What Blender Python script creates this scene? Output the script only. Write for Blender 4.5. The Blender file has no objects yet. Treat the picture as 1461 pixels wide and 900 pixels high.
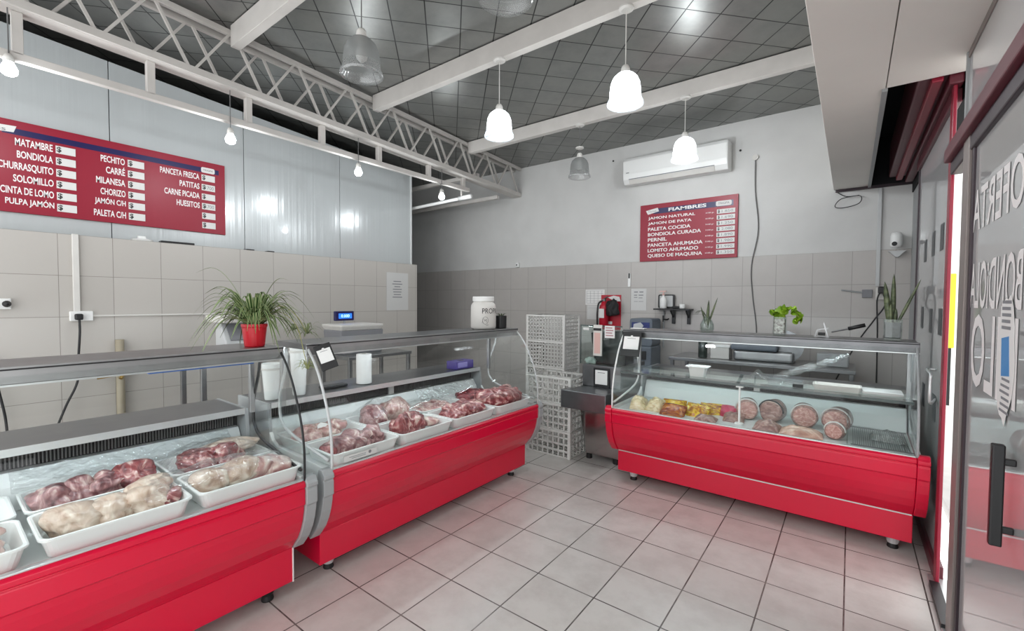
import bpy, bmesh, math, random
from mathutils import Vector, Matrix, noise, Euler
S = bpy.context.scene
C = S.collection
PI = math.pi
R = math.radians

# ---------------------------------------------------------------- camera, world, exposure
cam = bpy.data.cameras.new('camera')
cam.sensor_width = 36.0
cam.lens = 638.857 / 1461.0 * 36.0
cam.clip_start = 0.02
co = bpy.data.objects.new('camera', cam)
C.objects.link(co)
_yaw, _pit, _rol = -0.647381695, -0.0329801362, 0.00581637762
_fw = Vector((math.sin(_yaw) * math.cos(_pit), math.cos(_yaw) * math.cos(_pit), math.sin(_pit)))
_r0 = Vector((math.cos(_yaw), -math.sin(_yaw), 0))
_u0 = _r0.cross(_fw)
_r = _r0 * math.cos(_rol) + _u0 * math.sin(_rol)
_u = -_r0 * math.sin(_rol) + _u0 * math.cos(_rol)
mw = Matrix((( _r.x, _u.x, -_fw.x, 0), (_r.y, _u.y, -_fw.y, 0), (_r.z, _u.z, -_fw.z, 1.4701), (0, 0, 0, 1)))
co.matrix_world = mw
S.camera = co
W_STRENGTH = 2.2
PENDANT_W = 20.0
BULB_W = 9.0
TUBE_E = 28.0
world = bpy.data.worlds.new('World')
S.world = world
world.use_nodes = True
bg = world.node_tree.nodes['Background']
bg.inputs[0].default_value = (0.97, 0.985, 1.0, 1)
bg.inputs[1].default_value = W_STRENGTH
S.view_settings.view_transform = 'Standard'
S.view_settings.look = 'None'
S.view_settings.gamma = 1
S.view_settings.use_curve_mapping = False
S.view_settings.exposure = 0.13
S.cycles.transparent_max_bounces = 40
S.cycles.max_bounces = 10
S.cycles.caustics_reflective = False
S.cycles.caustics_refractive = False

# ---------------------------------------------------------------- materials
def lin(c):
    if isinstance(c, str):
        c = [int(c[i:i + 2], 16) / 255 for i in (0, 2, 4)]
    return tuple((x / 12.92 if x <= 0.04045 else ((x + 0.055) / 1.055) ** 2.4) for x in c[:3]) + (1,)

def newmat(name):
    m = bpy.data.materials.new(name)
    m.use_nodes = True
    nt = m.node_tree
    return m, nt, nt.nodes['Principled BSDF']

def mat(name, col, rough=0.5, metal=0.0, var=0.0, vscale=8.0, bump=0.0, bscale=60.0, emit=0.0, trans=0.0, coat=0.0, spec=None, col2=None):
    m, nt, b = newmat(name)
    b.inputs['Base Color'].default_value = lin(col)
    b.inputs['Roughness'].default_value = rough
    b.inputs['Metallic'].default_value = metal
    b.inputs['Coat Weight'].default_value = coat
    if spec is not None:
        b.inputs['Specular IOR Level'].default_value = spec
    if trans:
        b.inputs['Transmission Weight'].default_value = trans
    if emit:
        b.inputs['Emission Color'].default_value = lin(col)
        b.inputs['Emission Strength'].default_value = emit
    tc = nt.nodes.new('ShaderNodeTexCoord')
    if var:
        n = nt.nodes.new('ShaderNodeTexNoise')
        n.inputs['Scale'].default_value = vscale
        n.inputs['Detail'].default_value = 6
        nt.links.new(tc.outputs['Object'], n.inputs['Vector'])
        mx = nt.nodes.new('ShaderNodeMix')
        mx.data_type = 'RGBA'
        a = lin(col)
        c2 = lin(col2) if col2 else tuple(x * (1 - var) for x in a[:3]) + (1,)
        mx.inputs[6].default_value = a
        mx.inputs[7].default_value = c2
        rp = nt.nodes.new('ShaderNodeMapRange')
        rp.inputs[1].default_value = 0.35
        rp.inputs[2].default_value = 0.65
        nt.links.new(n.outputs['Fac'], rp.inputs[0])
        nt.links.new(rp.outputs[0], mx.inputs[0])
        nt.links.new(mx.outputs[2], b.inputs['Base Color'])
    if bump:
        n2 = nt.nodes.new('ShaderNodeTexNoise')
        n2.inputs['Scale'].default_value = bscale
        n2.inputs['Detail'].default_value = 3
        nt.links.new(tc.outputs['Object'], n2.inputs['Vector'])
        bp = nt.nodes.new('ShaderNodeBump')
        bp.inputs['Strength'].default_value = bump
        bp.inputs['Distance'].default_value = 0.01
        nt.links.new(n2.outputs['Fac'], bp.inputs['Height'])
        nt.links.new(bp.outputs[0], b.inputs['Normal'])
    return m

def tilemat(name, c1, c2, grout, w, h, off, axes, mortar=0.0022, rough=0.35, rot=0.0, metal=0.0, dirt=None, bump=0.25):
    """grid of tiles in world metres; axes picks which object axes run along the tile's width and height"""
    m, nt, b = newmat(name)
    tc = nt.nodes.new('ShaderNodeTexCoord')
    sp = nt.nodes.new('ShaderNodeSeparateXYZ')
    nt.links.new(tc.outputs['Object'], sp.inputs[0])
    cb = nt.nodes.new('ShaderNodeCombineXYZ')
    nt.links.new(sp.outputs[axes[0]], cb.inputs[0])
    nt.links.new(sp.outputs[axes[1]], cb.inputs[1])
    mp = nt.nodes.new('ShaderNodeMapping')
    mp.vector_type = 'TEXTURE'
    mp.inputs['Location'].default_value = (off[0], off[1], 0)
    mp.inputs['Rotation'].default_value = (0, 0, rot)
    nt.links.new(cb.outputs[0], mp.inputs['Vector'])
    br = nt.nodes.new('ShaderNodeTexBrick')
    br.offset = 0
    br.squash = 1
    br.inputs['Scale'].default_value = 1
    br.inputs['Brick Width'].default_value = w
    br.inputs['Row Height'].default_value = h
    br.inputs['Mortar Size'].default_value = mortar
    br.inputs['Mortar Smooth'].default_value = 0.2
    br.inputs['Color1'].default_value = lin(c1)
    br.inputs['Color2'].default_value = lin(c2)
    br.inputs['Mortar'].default_value = lin(grout)
    nt.links.new(mp.outputs[0], br.inputs['Vector'])
    col = br.outputs['Color']
    n = nt.nodes.new('ShaderNodeTexNoise')
    n.inputs['Scale'].default_value = 5
    n.inputs['Detail'].default_value = 8
    n.inputs['Roughness'].default_value = 0.65
    nt.links.new(tc.outputs['Object'], n.inputs['Vector'])
    if dirt:
        rp = nt.nodes.new('ShaderNodeMapRange')
        rp.inputs[1].default_value = 0.42
        rp.inputs[2].default_value = 0.75
        rp.inputs[4].default_value = dirt[1]
        nt.links.new(n.outputs['Fac'], rp.inputs[0])
        mx = nt.nodes.new('ShaderNodeMix')
        mx.data_type = 'RGBA'
        mx.inputs[7].default_value = lin(dirt[0])
        nt.links.new(rp.outputs[0], mx.inputs[0])
        nt.links.new(col, mx.inputs[6])
        col = mx.outputs[2]
    nt.links.new(col, b.inputs['Base Color'])
    b.inputs['Roughness'].default_value = rough
    b.inputs['Metallic'].default_value = metal
    if bump:
        bp = nt.nodes.new('ShaderNodeBump')
        bp.inputs['Strength'].default_value = bump
        bp.inputs['Distance'].default_value = 0.002
        bp.invert = True
        nt.links.new(br.outputs['Fac'], bp.inputs['Height'])
        nt.links.new(bp.outputs[0], b.inputs['Normal'])
    return m, nt, b, n

def glassmat(name, tint, lo, hi, rough=0.01, power=3.0, bump=0.0, bscale=20.0, gcol=(1, 1, 1, 1), pane_grey=0.0):
    """thin pane: see-through with a mirror share that grows towards grazing view"""
    m = bpy.data.materials.new(name)
    m.use_nodes = True
    nt = m.node_tree
    nt.nodes.clear()
    out = nt.nodes.new('ShaderNodeOutputMaterial')
    tr = nt.nodes.new('ShaderNodeBsdfTransparent')
    tr.inputs[0].default_value = tint
    gl = nt.nodes.new('ShaderNodeBsdfGlossy')
    gl.inputs['Roughness'].default_value = rough
    gl.inputs[0].default_value = gcol
    lw = nt.nodes.new('ShaderNodeLayerWeight')
    pw = nt.nodes.new('ShaderNodeMath')
    pw.operation = 'POWER'
    pw.inputs[1].default_value = power
    nt.links.new(lw.outputs['Facing'], pw.inputs[0])
    mr = nt.nodes.new('ShaderNodeMapRange')
    mr.inputs[3].default_value = lo
    mr.inputs[4].default_value = hi
    nt.links.new(pw.outputs[0], mr.inputs[0])
    mx = nt.nodes.new('ShaderNodeMixShader')
    nt.links.new(mr.outputs[0], mx.inputs[0])
    nt.links.new(tr.outputs[0], mx.inputs[1])
    nt.links.new(gl.outputs[0], mx.inputs[2])
    nt.links.new(mx.outputs[0], out.inputs[0])
    if pane_grey:
        df = nt.nodes.new('ShaderNodeBsdfDiffuse')  # grey diffuse share: dirty glass plus painted-in haze
        df.inputs[0].default_value = (.72, .72, .72, 1)
        m2 = nt.nodes.new('ShaderNodeMixShader')
        m2.inputs[0].default_value = pane_grey
        nt.links.new(mx.outputs[0], m2.inputs[1])
        nt.links.new(df.outputs[0], m2.inputs[2])
        nt.links.new(m2.outputs[0], out.inputs[0])
    if bump:
        tc = nt.nodes.new('ShaderNodeTexCoord')
        n2 = nt.nodes.new('ShaderNodeTexNoise')
        n2.inputs['Scale'].default_value = bscale
        nt.links.new(tc.outputs['Object'], n2.inputs['Vector'])
        bp = nt.nodes.new('ShaderNodeBump')
        bp.inputs['Strength'].default_value = bump
        bp.inputs['Distance'].default_value = 0.02
        nt.links.new(n2.outputs['Fac'], bp.inputs['Height'])
        nt.links.new(bp.outputs[0], gl.inputs['Normal'])
        nt.links.new(bp.outputs[0], lw.inputs['Normal'])
    return m

def meatmat(name, stops, scale=6.5, rough=0.3, dist=2.2):
    m, nt, b = newmat(name)
    tc = nt.nodes.new('ShaderNodeTexCoord')
    oi = nt.nodes.new('ShaderNodeObjectInfo')
    ad = nt.nodes.new('ShaderNodeVectorMath')
    ad.operation = 'MULTIPLY_ADD'
    ad.inputs[1].default_value = (1, 2.1, 1.5)
    sc = nt.nodes.new('ShaderNodeVectorMath')
    sc.operation = 'SCALE'
    sc.inputs[0].default_value = (7, 13, 5)
    nt.links.new(oi.outputs['Random'], sc.inputs['Scale'])
    nt.links.new(tc.outputs['Object'], ad.inputs[0])
    nt.links.new(sc.outputs[0], ad.inputs[2])
    n = nt.nodes.new('ShaderNodeTexNoise')
    n.inputs['Scale'].default_value = scale
    n.inputs['Detail'].default_value = 5
    n.inputs['Distortion'].default_value = dist
    nt.links.new(ad.outputs[0], n.inputs['Vector'])
    rp = nt.nodes.new('ShaderNodeValToRGB')
    e = rp.color_ramp.elements
    e[0].position, e[0].color = stops[0][0], lin(stops[0][1])
    e[1].position, e[1].color = stops[-1][0], lin(stops[-1][1])
    for p, c in stops[1:-1]:
        x = e.new(p)
        x.color = lin(c)
    nt.links.new(n.outputs['Fac'], rp.inputs[0])
    nt.links.new(rp.outputs[0], b.inputs['Base Color'])
    b.inputs['Roughness'].default_value = rough
    b.inputs['Coat Weight'].default_value = .5
    b.inputs['Coat Roughness'].default_value = .12
    bp = nt.nodes.new('ShaderNodeBump')
    bp.inputs['Strength'].default_value = 0.4
    bp.inputs['Distance'].default_value = 0.01
    nt.links.new(n.outputs['Fac'], bp.inputs['Height'])
    nt.links.new(bp.outputs[0], b.inputs['Normal'])
    return m

M = {}
M['floor'], _, _b, _ = tilemat('floor tiles', 'D0CDC8', 'C8C5C0', '4E4845', .33, .33, (-1.311, 1.653), (0, 1), .0038, .26, dirt=('AFA9A4', .65))
M['wtile_b'], _, _, _ = tilemat('back wall tiles', 'B9B5B1', 'B4B0AC', '8C8782', .3275, .33, (.002, 0), (0, 2), .0022, .3, dirt=('A9A4A0', .35))
M['wtile_l'], _, _, _ = tilemat('side wall tiles', 'C0BCB6', 'BBB7B1', '87817A', .331, .33, (.666, 0), (1, 2), .0022, .3, dirt=('BDB8B2', .35))
M['plaster'] = mat('white painted plaster', 'D2D2D0', .7, var=.06, vscale=3, bump=.1, bscale=40)
M['dark_plaster'] = mat('grey painted wall', 'A9ABAB', .7, var=.08, vscale=3)
# metal faced insulation with taped joints, running diagonally
M['ceiling'], _nt, _cb, _n = tilemat('foil ceiling sheet', '8A8B88', '82837F', '222322', .27, .27, (-2.726, 2.46), (0, 1), .005, .34, rot=PI / 4, metal=.55, dirt=('66696A', .5), bump=0)
_n2 = _nt.nodes.new('ShaderNodeTexNoise')
_n2.inputs['Scale'].default_value = 2.6
_n2.inputs['Detail'].default_value = 3
_bp = _nt.nodes.new('ShaderNodeBump')
_bp.inputs['Strength'].default_value = .35
_bp.inputs['Distance'].default_value = .12
_nt.links.new(_n2.outputs['Fac'], _bp.inputs['Height'])
_nt.links.new(_bp.outputs[0], _cb.inputs['Normal'])
M['panel'] = mat('coated steel cold room panel', 'C3C8C9', .22, .15, var=.03, vscale=2, bump=.03, bscale=3, coat=.3)
_nt = M['panel'].node_tree
_tc = _nt.nodes.new('ShaderNodeTexCoord')
_mp = _nt.nodes.new('ShaderNodeMapping')
_mp.inputs['Scale'].default_value = (1, 26, .25)
_nz = _nt.nodes.new('ShaderNodeTexNoise')
_nz.inputs['Scale'].default_value = 1.0
_nz.inputs['Detail'].default_value = 2
_bq = _nt.nodes.new('ShaderNodeBump')
_bq.inputs['Strength'].default_value = .28
_bq.inputs['Distance'].default_value = .008
_nt.links.new(_tc.outputs['Object'], _mp.inputs[0])
_nt.links.new(_mp.outputs[0], _nz.inputs['Vector'])
_nt.links.new(_nz.outputs['Fac'], _bq.inputs['Height'])
_nt.links.new(_bq.outputs[0], _nt.nodes['Principled BSDF'].inputs['Normal'])
M['panel_dark'] = mat('panel joint', '8E9698', .5)
M['void'] = mat('painted void shade', '15171A', .9)  # near-black colour stands for the shade inside the roof voids
M['soffit'] = mat('white soffit board', 'F3EFE9', .6, var=.04, vscale=2)
M['cream'] = mat('cream painted steel', 'CFCBC6', .5, var=.08, vscale=6)
M['white'] = mat('white plastic', 'EDEEEC', .35)
M['white_metal'] = mat('white enamel', 'DDE0DF', .3)
M['offwhite'] = mat('aged white plastic', 'D9D7D2', .45, var=.05)
M['steel'] = mat('brushed stainless', 'A5A6A7', .33, .9, var=.12, vscale=14)
M['steel_dark'] = mat('dark stainless', '77787A', .3, .85, var=.15, vscale=10)
M['steel_lite'] = mat('bright steel strip', 'D3D6D6', .3, .6)
M['fascia'] = mat('grey steel fascia', 'A3A4A4', .35, .6, var=.1, vscale=10)
M['steel_mirror'] = mat('polished stainless', 'A9A8A6', .14, .95, bump=.08, bscale=5)
M['red'] = mat('gloss red enamel', 'D20034', .28, coat=.25)
M['red_pot'] = mat('red plastic', 'C81426', .35)
M['maroon'] = mat('dark red paint', '5E1F2C', .4)
M['red_frame'] = mat('red lacquered frame', '8E1730', .35)
M['board_red'] = mat('red printed panel', '930F2C', .42)
M['navy'] = mat('navy print', '1A1550', .35)
M['slot'] = mat('white price card', 'DEDEDC', .5)
M['ink'] = mat('black ink', '1B1B1D', .6)
M['ink_soft'] = mat('grey ink', '85868A', .7)
M['letter'] = mat('white vinyl lettering', 'F0EDEC', .5)
M['grey'] = mat('grey plastic bumper', 'A0A3A4', .45, var=.05)
M['grey_lt'] = mat('pale grey plastic', 'C4C6C6', .4)
M['black'] = mat('black plastic', '17181A', .4)
M['black_m'] = mat('matt black', '101113', .7)
M['rubber'] = mat('black rubber', '141414', .6)
M['alu'] = mat('grey aluminium', '8A817D', .45, .25)
M['alu_dark'] = mat('dark aluminium', '3A2F35', .4, .3)
M['cable_b'] = mat('black cable', '1C1C1E', .5)
M['cable_g'] = mat('grey cable', '6B6B6B', .6)
M['screen'] = mat('lit blue display', '2B6FE8', .3, emit=1.2)
M['screen_w'] = mat('lit display digits', 'BFE0FF', .3, emit=1.5)
M['paper'] = mat('paper', 'E4E3E1', .8)
M['paper_g'] = mat('plastic sleeve', 'CFCFCD', .35)
M['tray'] = mat('white food tray', 'EDF0EE', .35)
M['crate'] = mat('white crate plastic', 'DAD9D5', .5)
M['green_a'] = mat('leaf green', '2F5220', .5, var=.3, vscale=20)
M['green_y'] = mat('yellow green leaf', '9CBF2E', .45, var=.35, vscale=25, col2='6E9A22')
M['green_d'] = mat('dark banded leaf', '3C4A34', .5, var=.4, vscale=30, col2='76805E')
M['cream_leaf'] = mat('pale leaf margin', '98A674', .5)
M['stem_y'] = mat('pale stem', 'A9A86A', .6)
M['stone'] = mat('grey gravel', '55585B', .7, var=.5, vscale=60)
M['pebble'] = mat('mixed pebbles', '6A4A46', .6, var=.7, vscale=70, col2='E8E1DA')
M['purple'] = mat('purple carton', '473A86', .5)
M['lilac'] = mat('lilac carton end', '8E86C4', .5)
M['blue_grey'] = mat('blue grey plastic', '69727C', .5, var=.08)
M['blue_dk'] = mat('blue cloth', '3F4A86', .8, var=.5, vscale=18)
M['pink'] = mat('pink label', 'D8B2AA', .6)
M['brass'] = mat('brass', 'A98B4E', .35, .8)
M['pipe_brown'] = mat('brownish pipe', 'A39A86', .5)
M['yellow'] = mat('yellow sign paint', 'E8CF38', .5)
M['pave'] = mat('light pavement', 'C9C6C2', .8, var=.1)
M['outwhite'] = mat('white street wall', 'F2F2F0', .8)
M['sticker_blue'] = mat('blue print', '4E8FCB', .5)
M['pane_grey'] = mat('dark sticker', '484C4E', .5)
M['red_ext'] = mat('extinguisher red', 'B3122B', .35)
M['case_glass'] = glassmat('clear counter glass', (.982, .992, .989, 1), .012, .5, .01, 3.2)
M['shelf_glass'] = glassmat('green edged shelf glass', (.86, .92, .9, 1), .03, .6, .01, 3.0)
M['edge_glass'] = mat('green glass edge', '3C4A48', .2)
M['shop_glass'] = glassmat('tinted shop glass', (.16, .17, .17, 1), .12, 1.0, .015, 1.1, gcol=(.97, .98, .98, 1), pane_grey=.33)  # grey share: dirty glass, raised to paint a paler reflection on the panes
M['film'] = glassmat('clear wrap', (.985, .985, .985, 1), .02, .5, .12, 2.0, bump=.9, bscale=22)
M['film_w'] = glassmat('cloudy wrap', (.93, .95, .95, 1), .08, .6, .15, 1.6, bump=1.0, bscale=30)
M['clear_jar'] = glassmat('jar glass', (.88, .92, .9, 1), .05, .6, .02, 2.0)
M['brass_dim'] = M['brass']
M['bulb_on'] = mat('lit bulb', 'F4FAFF', .3, emit=6.0)
M['tube_on'] = mat('lit tube', 'EDFAFF', .3, emit=TUBE_E)
# prismatic lamp shade: half clear, half scattering
def shademat(name, col, clear, gloss=.08):
    m = bpy.data.materials.new(name)
    m.use_nodes = True
    nt = m.node_tree
    nt.nodes.clear()
    out = nt.nodes.new('ShaderNodeOutputMaterial')
    tr = nt.nodes.new('ShaderNodeBsdfTransparent')
    tl = nt.nodes.new('ShaderNodeBsdfTranslucent')
    df = nt.nodes.new('ShaderNodeBsdfDiffuse')
    gl = nt.nodes.new('ShaderNodeBsdfGlossy')
    gl.inputs['Roughness'].default_value = .15
    for x in (tl, df):
        x.inputs[0].default_value = lin(col)
    a = nt.nodes.new('ShaderNodeMixShader')
    a.inputs[0].default_value = .5
    b = nt.nodes.new('ShaderNodeMixShader')
    b.inputs[0].default_value = clear
    c = nt.nodes.new('ShaderNodeMixShader')
    c.inputs[0].default_value = gloss
    L = nt.links.new
    L(tl.outputs[0], a.inputs[1]); L(df.outputs[0], a.inputs[2])
    L(a.outputs[0], b.inputs[1]); L(tr.outputs[0], b.inputs[2])
    L(b.outputs[0], c.inputs[1]); L(gl.outputs[0], c.inputs[2])
    L(c.outputs[0], out.inputs[0])
    return m
M['shade'] = shademat('ribbed acrylic shade', 'E6EAEA', .45)
M['shade_rim'] = shademat('clear shade rim', 'C8D4E0', .93, .12)
M['shade_off'] = shademat('unlit acrylic shade', 'A0A3A2', .35)  # greyer copy of the lamp shade, its unlit look put into the colour
M['rim_off'] = shademat('unlit shade rim', 'A8ABAA', .6, .12)  # greyer copy of the rim, unlit look painted in
M['meat_red'] = meatmat('red meat', [(.28, '4E1A1E'), (.42, '7C3438'), (.53, '9C5454'), (.6, 'C79A93'), (.7, 'E0CABF')])
M['meat_dark'] = meatmat('dark meat', [(.3, '4A161C'), (.47, '702329'), (.6, '954045'), (.7, 'C98C85')])
M['meat_purple'] = meatmat('purplish pork', [(.3, '5A3236'), (.44, '865658'), (.55, 'AD8281'), (.66, 'DCC8BF')])
M['meat_pink'] = meatmat('pink pork', [(.3, '8E5654'), (.43, 'B58580'), (.55, 'CFADA4'), (.68, 'EADBD0')])
M['meat_pale'] = meatmat('pale poultry', [(.3, 'A08272'), (.42, 'BFA591'), (.55, 'D2BFAE'), (.68, 'E6DACB')], 6)
M['ham'] = meatmat('wrapped cured ham', [(.3, '6E4A45'), (.48, '936E66'), (.62, 'B39388'), (.75, 'D6C3B8')], 14)
M['ham_face'] = meatmat('cut ham face', [(.3, 'A06A62'), (.5, 'BC8A80'), (.7, 'D9B9AC')], 25)
M['slab'] = meatmat('pale bacon slab', [(.3, 'A57A6A'), (.5, 'C7A18E'), (.7, 'E0C8B6')], 8)
M['gold_pack'] = meatmat('gold snack pouch', [(.3, '7A3A16'), (.45, 'C07A1E'), (.55, 'E0B81E'), (.7, 'F2DE5A')], 14, .2)
M['amber_pack'] = meatmat('amber pouch', [(.3, '5A220E'), (.5, '9A4A16'), (.7, 'C98A2A')], 14, .2)
M['cheese'] = meatmat('wrapped cheese', [(.3, 'B9A37A'), (.5, 'E0D0A6'), (.7, 'EFE6CC')], 12)
M['pink_pack'] = mat('pink printed pack', 'D03A60', .3, var=.4, vscale=40)

# ---------------------------------------------------------------- mesh helpers
class MB:
    def __init__(s):
        s.v, s.f, s.m = [], [], []
        s.cur = 0
    def add(s, vs, fs):
        k = len(s.v)
        s.v += [Vector(p) for p in vs]
        for f in fs:
            s.f.append([i + k for i in f])
            s.m.append(s.cur)
        return s
    def box(s, x0, x1, y0, y1, z0, z1):
        return s.add([(x0, y0, z0), (x1, y0, z0), (x1, y1, z0), (x0, y1, z0), (x0, y0, z1), (x1, y0, z1), (x1, y1, z1), (x0, y1, z1)],
                     [(0, 3, 2, 1), (4, 5, 6, 7), (0, 1, 5, 4), (1, 2, 6, 5), (2, 3, 7, 6), (3, 0, 4, 7)])
    def bar(s, p, q, w, h=None, up=(0, 0, 1)):
        p, q = Vector(p), Vector(q)
        h = h or w
        d = (q - p).normalized()
        u = Vector(up)
        if abs(d.dot(u)) > .98:
            u = Vector((0, 1, 0))
        a = d.cross(u).normalized() * (w / 2)
        b = a.cross(d).normalized() * (h / 2)
        vs = [p - a - b, p + a - b, p + a + b, p - a + b, q - a - b, q + a - b, q + a + b, q - a + b]
        return s.add(vs, [(0, 1, 2, 3)[::-1], (4, 5, 6, 7), (0, 1, 5, 4), (1, 2, 6, 5), (2, 3, 7, 6), (3, 0, 4, 7)])
    def tube(s, pts, r, seg=8, closed=False):
        pts = [Vector(p) for p in pts]
        n = len(pts)
        vs, fs = [], []
        prev = None
        for i, p in enumerate(pts):
            if closed:
                d = pts[(i + 1) % n] - pts[i - 1]
            else:
                d = pts[min(i + 1, n - 1)] - pts[max(i - 1, 0)]
            d.normalize()
            if prev is None:
                u = Vector((0, 0, 1)) if abs(d.z) < .9 else Vector((1, 0, 0))
                a = d.cross(u).normalized()
            else:
                a = (prev - d * prev.dot(d)).normalized()
            prev = a
            b = d.cross(a)
            rr = r[i] if isinstance(r, (list, tuple)) else r
            vs += [p + (a * math.cos(2 * PI * k / seg) + b * math.sin(2 * PI * k / seg)) * rr for k in range(seg)]
        for i in range(n if closed else n - 1):
            j = (i + 1) % n
            for k in range(seg):
                l = (k + 1) % seg
                fs.append((i * seg + k, i * seg + l, j * seg + l, j * seg + k))
        if not closed:
            fs.append(tuple(range(seg))[::-1])
            fs.append(tuple((n - 1) * seg + k for k in range(seg)))
        return s.add(vs, fs)
    def lathe(s, prof, c=(0, 0, 0), seg=24, axis='z', cap=True):
        vs, fs = [], []
        for r, z in prof:
            for k in range(seg):
                a = 2 * PI * k / seg
                x, y = r * math.cos(a), r * math.sin(a)
                p = {'z': (x, y, z), 'x': (z, x, y), 'y': (x, z, -y) if False else (y, z, x)}[axis]
                vs.append((p[0] + c[0], p[1] + c[1], p[2] + c[2]))
        n = len(prof)
        for i in range(n - 1):
            for k in range(seg):
                l = (k + 1) % seg
                fs.append((i * seg + k, i * seg + l, (i + 1) * seg + l, (i + 1) * seg + k))
        if cap:
            fs.append(tuple(range(seg))[::-1])
            fs.append(tuple((n - 1) * seg + k for k in range(seg)))
        return s.add(vs, fs)
    def prism(s, poly, axis, a, b):
        def P(u, v, t):
            return {'x': (t, u, v), 'y': (u, t, v), 'z': (u, v, t)}[axis]
        n = len(poly)
        vs = [P(u, v, a) for u, v in poly] + [P(u, v, b) for u, v in poly]
        fs = [tuple(range(n))[::-1], tuple(range(n, 2 * n))]
        fs += [(i, (i + 1) % n, n + (i + 1) % n, n + i) for i in range(n)]
        return s.add(vs, fs)
    def loft(s, loops, c0=True, c1=True):
        n = len(loops[0])
        vs = [p for l in loops for p in l]
        fs = []
        for i in range(len(loops) - 1):
            for k in range(n):
                l = (k + 1) % n
                fs.append((i * n + k, i * n + l, (i + 1) * n + l, (i + 1) * n + k))
        if c0:
            fs.append(tuple(range(n))[::-1])
        if c1:
            fs.append(tuple((len(loops) - 1) * n + k for k in range(n)))
        return s.add(vs, fs)
    def grid(s, fn, nu, nv):
        vs = [fn(i / nu, j / nv) for i in range(nu + 1) for j in range(nv + 1)]
        fs = [(i * (nv + 1) + j, (i + 1) * (nv + 1) + j, (i + 1) * (nv + 1) + j + 1, i * (nv + 1) + j + 1) for i in range(nu) for j in range(nv)]
        return s.add(vs, fs)
    def xform(s, m):
        s.v = [m @ p for p in s.v]
        return s
    def mesh(s, name, mats, smooth=False):
        me = bpy.data.meshes.new(name)
        me.from_pydata([tuple(p) for p in s.v], [], s.f)
        if not isinstance(mats, (list, tuple)):
            mats = [mats]
        for m in mats:
            me.materials.append(m)
        me.polygons.foreach_set('material_index', s.m)
        bm = bmesh.new()
        bm.from_mesh(me)
        bmesh.ops.recalc_face_normals(bm, faces=bm.faces)
        bm.to_mesh(me)
        bm.free()
        if smooth:
            me.polygons.foreach_set('use_smooth', [True] * len(me.polygons))
        me.update()
        return me
    def build(s, name, mats, parent=None, bevel=0, smooth=False, world=False, solid=0, label=None, seg=2):
        if world and parent is not None:
            s.xform(WM[parent.name].inverted())
        o = put(name, s.mesh(name, mats, smooth), parent)
        if solid:
            d = o.modifiers.new('Solid', 'SOLIDIFY')
            d.thickness = solid
            d.offset = 0
        if bevel:
            d = o.modifiers.new('Edge', 'BEVEL')
            d.width = bevel
            d.segments = seg
            d.limit_method = 'ANGLE'
            d.angle_limit = R(35)
            d.harden_normals = False
        if label:
            o['label'] = label
        return o

WM = {}
def put(name, me, parent=None):
    o = bpy.data.objects.new(name, me)
    C.objects.link(o)
    WM[o.name] = Matrix.Identity(4)
    if parent is not None:
        o.parent = parent
        WM[o.name] = WM[parent.name].copy()
    return o

def thing(name, label, cat, loc=(0, 0, 0), rz=0.0, group=None, rot=None):
    o = bpy.data.objects.new(name, None)
    C.objects.link(o)
    o.empty_display_size = .1
    o.location = loc
    o.rotation_euler = rot if rot else (0, 0, rz)
    WM[o.name] = Matrix.Translation(loc) @ Euler(rot if rot else (0, 0, rz)).to_matrix().to_4x4()
    tag(o, label, cat, group)
    return o

def tag(o, label, cat, group=None, kind=None):
    o['label'] = label
    o['category'] = cat
    if group:
        o['group'] = group
    if kind:
        o['kind'] = kind
    return o

def structure(o, label=None):
    o['kind'] = 'structure'
    if label:
        o['label'] = label
    return o

def place(o, m):
    """move a finished one-mesh thing whose mesh is local"""
    o.matrix_world = m
    WM[o.name] = m
    return o

def rrect(hx, hy, r, z, n=4, cx=0, cy=0):
    pts = []
    for sx, sy, a0 in ((1, 1, 0), (-1, 1, 90), (-1, -1, 180), (1, -1, 270)):
        for k in range(n + 1):
            a = R(a0 + 90 * k / n)
            pts.append((cx + sx * (hx - r) + r * math.cos(a), cy + sy * (hy - r) + r * math.sin(a), z))
    return pts

def text_mb(s, bold=.012, width=None, height=None, align='l', depth=.0008):
    """writing as a mesh in the local XY plane, fitted to width x height"""
    cu = bpy.data.curves.new('writing', 'FONT')
    cu.body = s
    cu.size = 1
    cu.offset = bold
    cu.resolution_u = 3
    o = bpy.data.objects.new('writing', cu)
    C.objects.link(o)
    bpy.context.view_layer.update()
    me = bpy.data.meshes.new_from_object(o.evaluated_get(bpy.context.evaluated_depsgraph_get()))
    vs = [v.co.copy() for v in me.vertices]
    fs = [tuple(p.vertices) for p in me.polygons]
    bpy.data.objects.remove(o)
    bpy.data.curves.remove(cu)
    bpy.data.meshes.remove(me)
    x0, x1 = min(v.x for v in vs), max(v.x for v in vs)
    y0, y1 = min(v.y for v in vs), max(v.y for v in vs)
    sy = height / (y1 - y0) if height else 1
    sx = width / (x1 - x0) if width else sy
    dx = {'l': 0, 'r': -(x1 - x0) * sx, 'c': -(x1 - x0) * sx / 2}[align]
    b = MB()
    b.add([((v.x - x0) * sx + dx, (v.y - y0) * sy, depth) for v in vs], fs)
    return b

def on_left(y, z, x):      # local XY of the writing -> plane facing +x
    return Matrix.Translation((x, y, z)) @ Euler((PI / 2, 0, PI / 2)).to_matrix().to_4x4()
def on_back(x, z, y):      # plane facing -y
    return Matrix.Translation((x, y, z)) @ Euler((PI / 2, 0, 0)).to_matrix().to_4x4()

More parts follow.
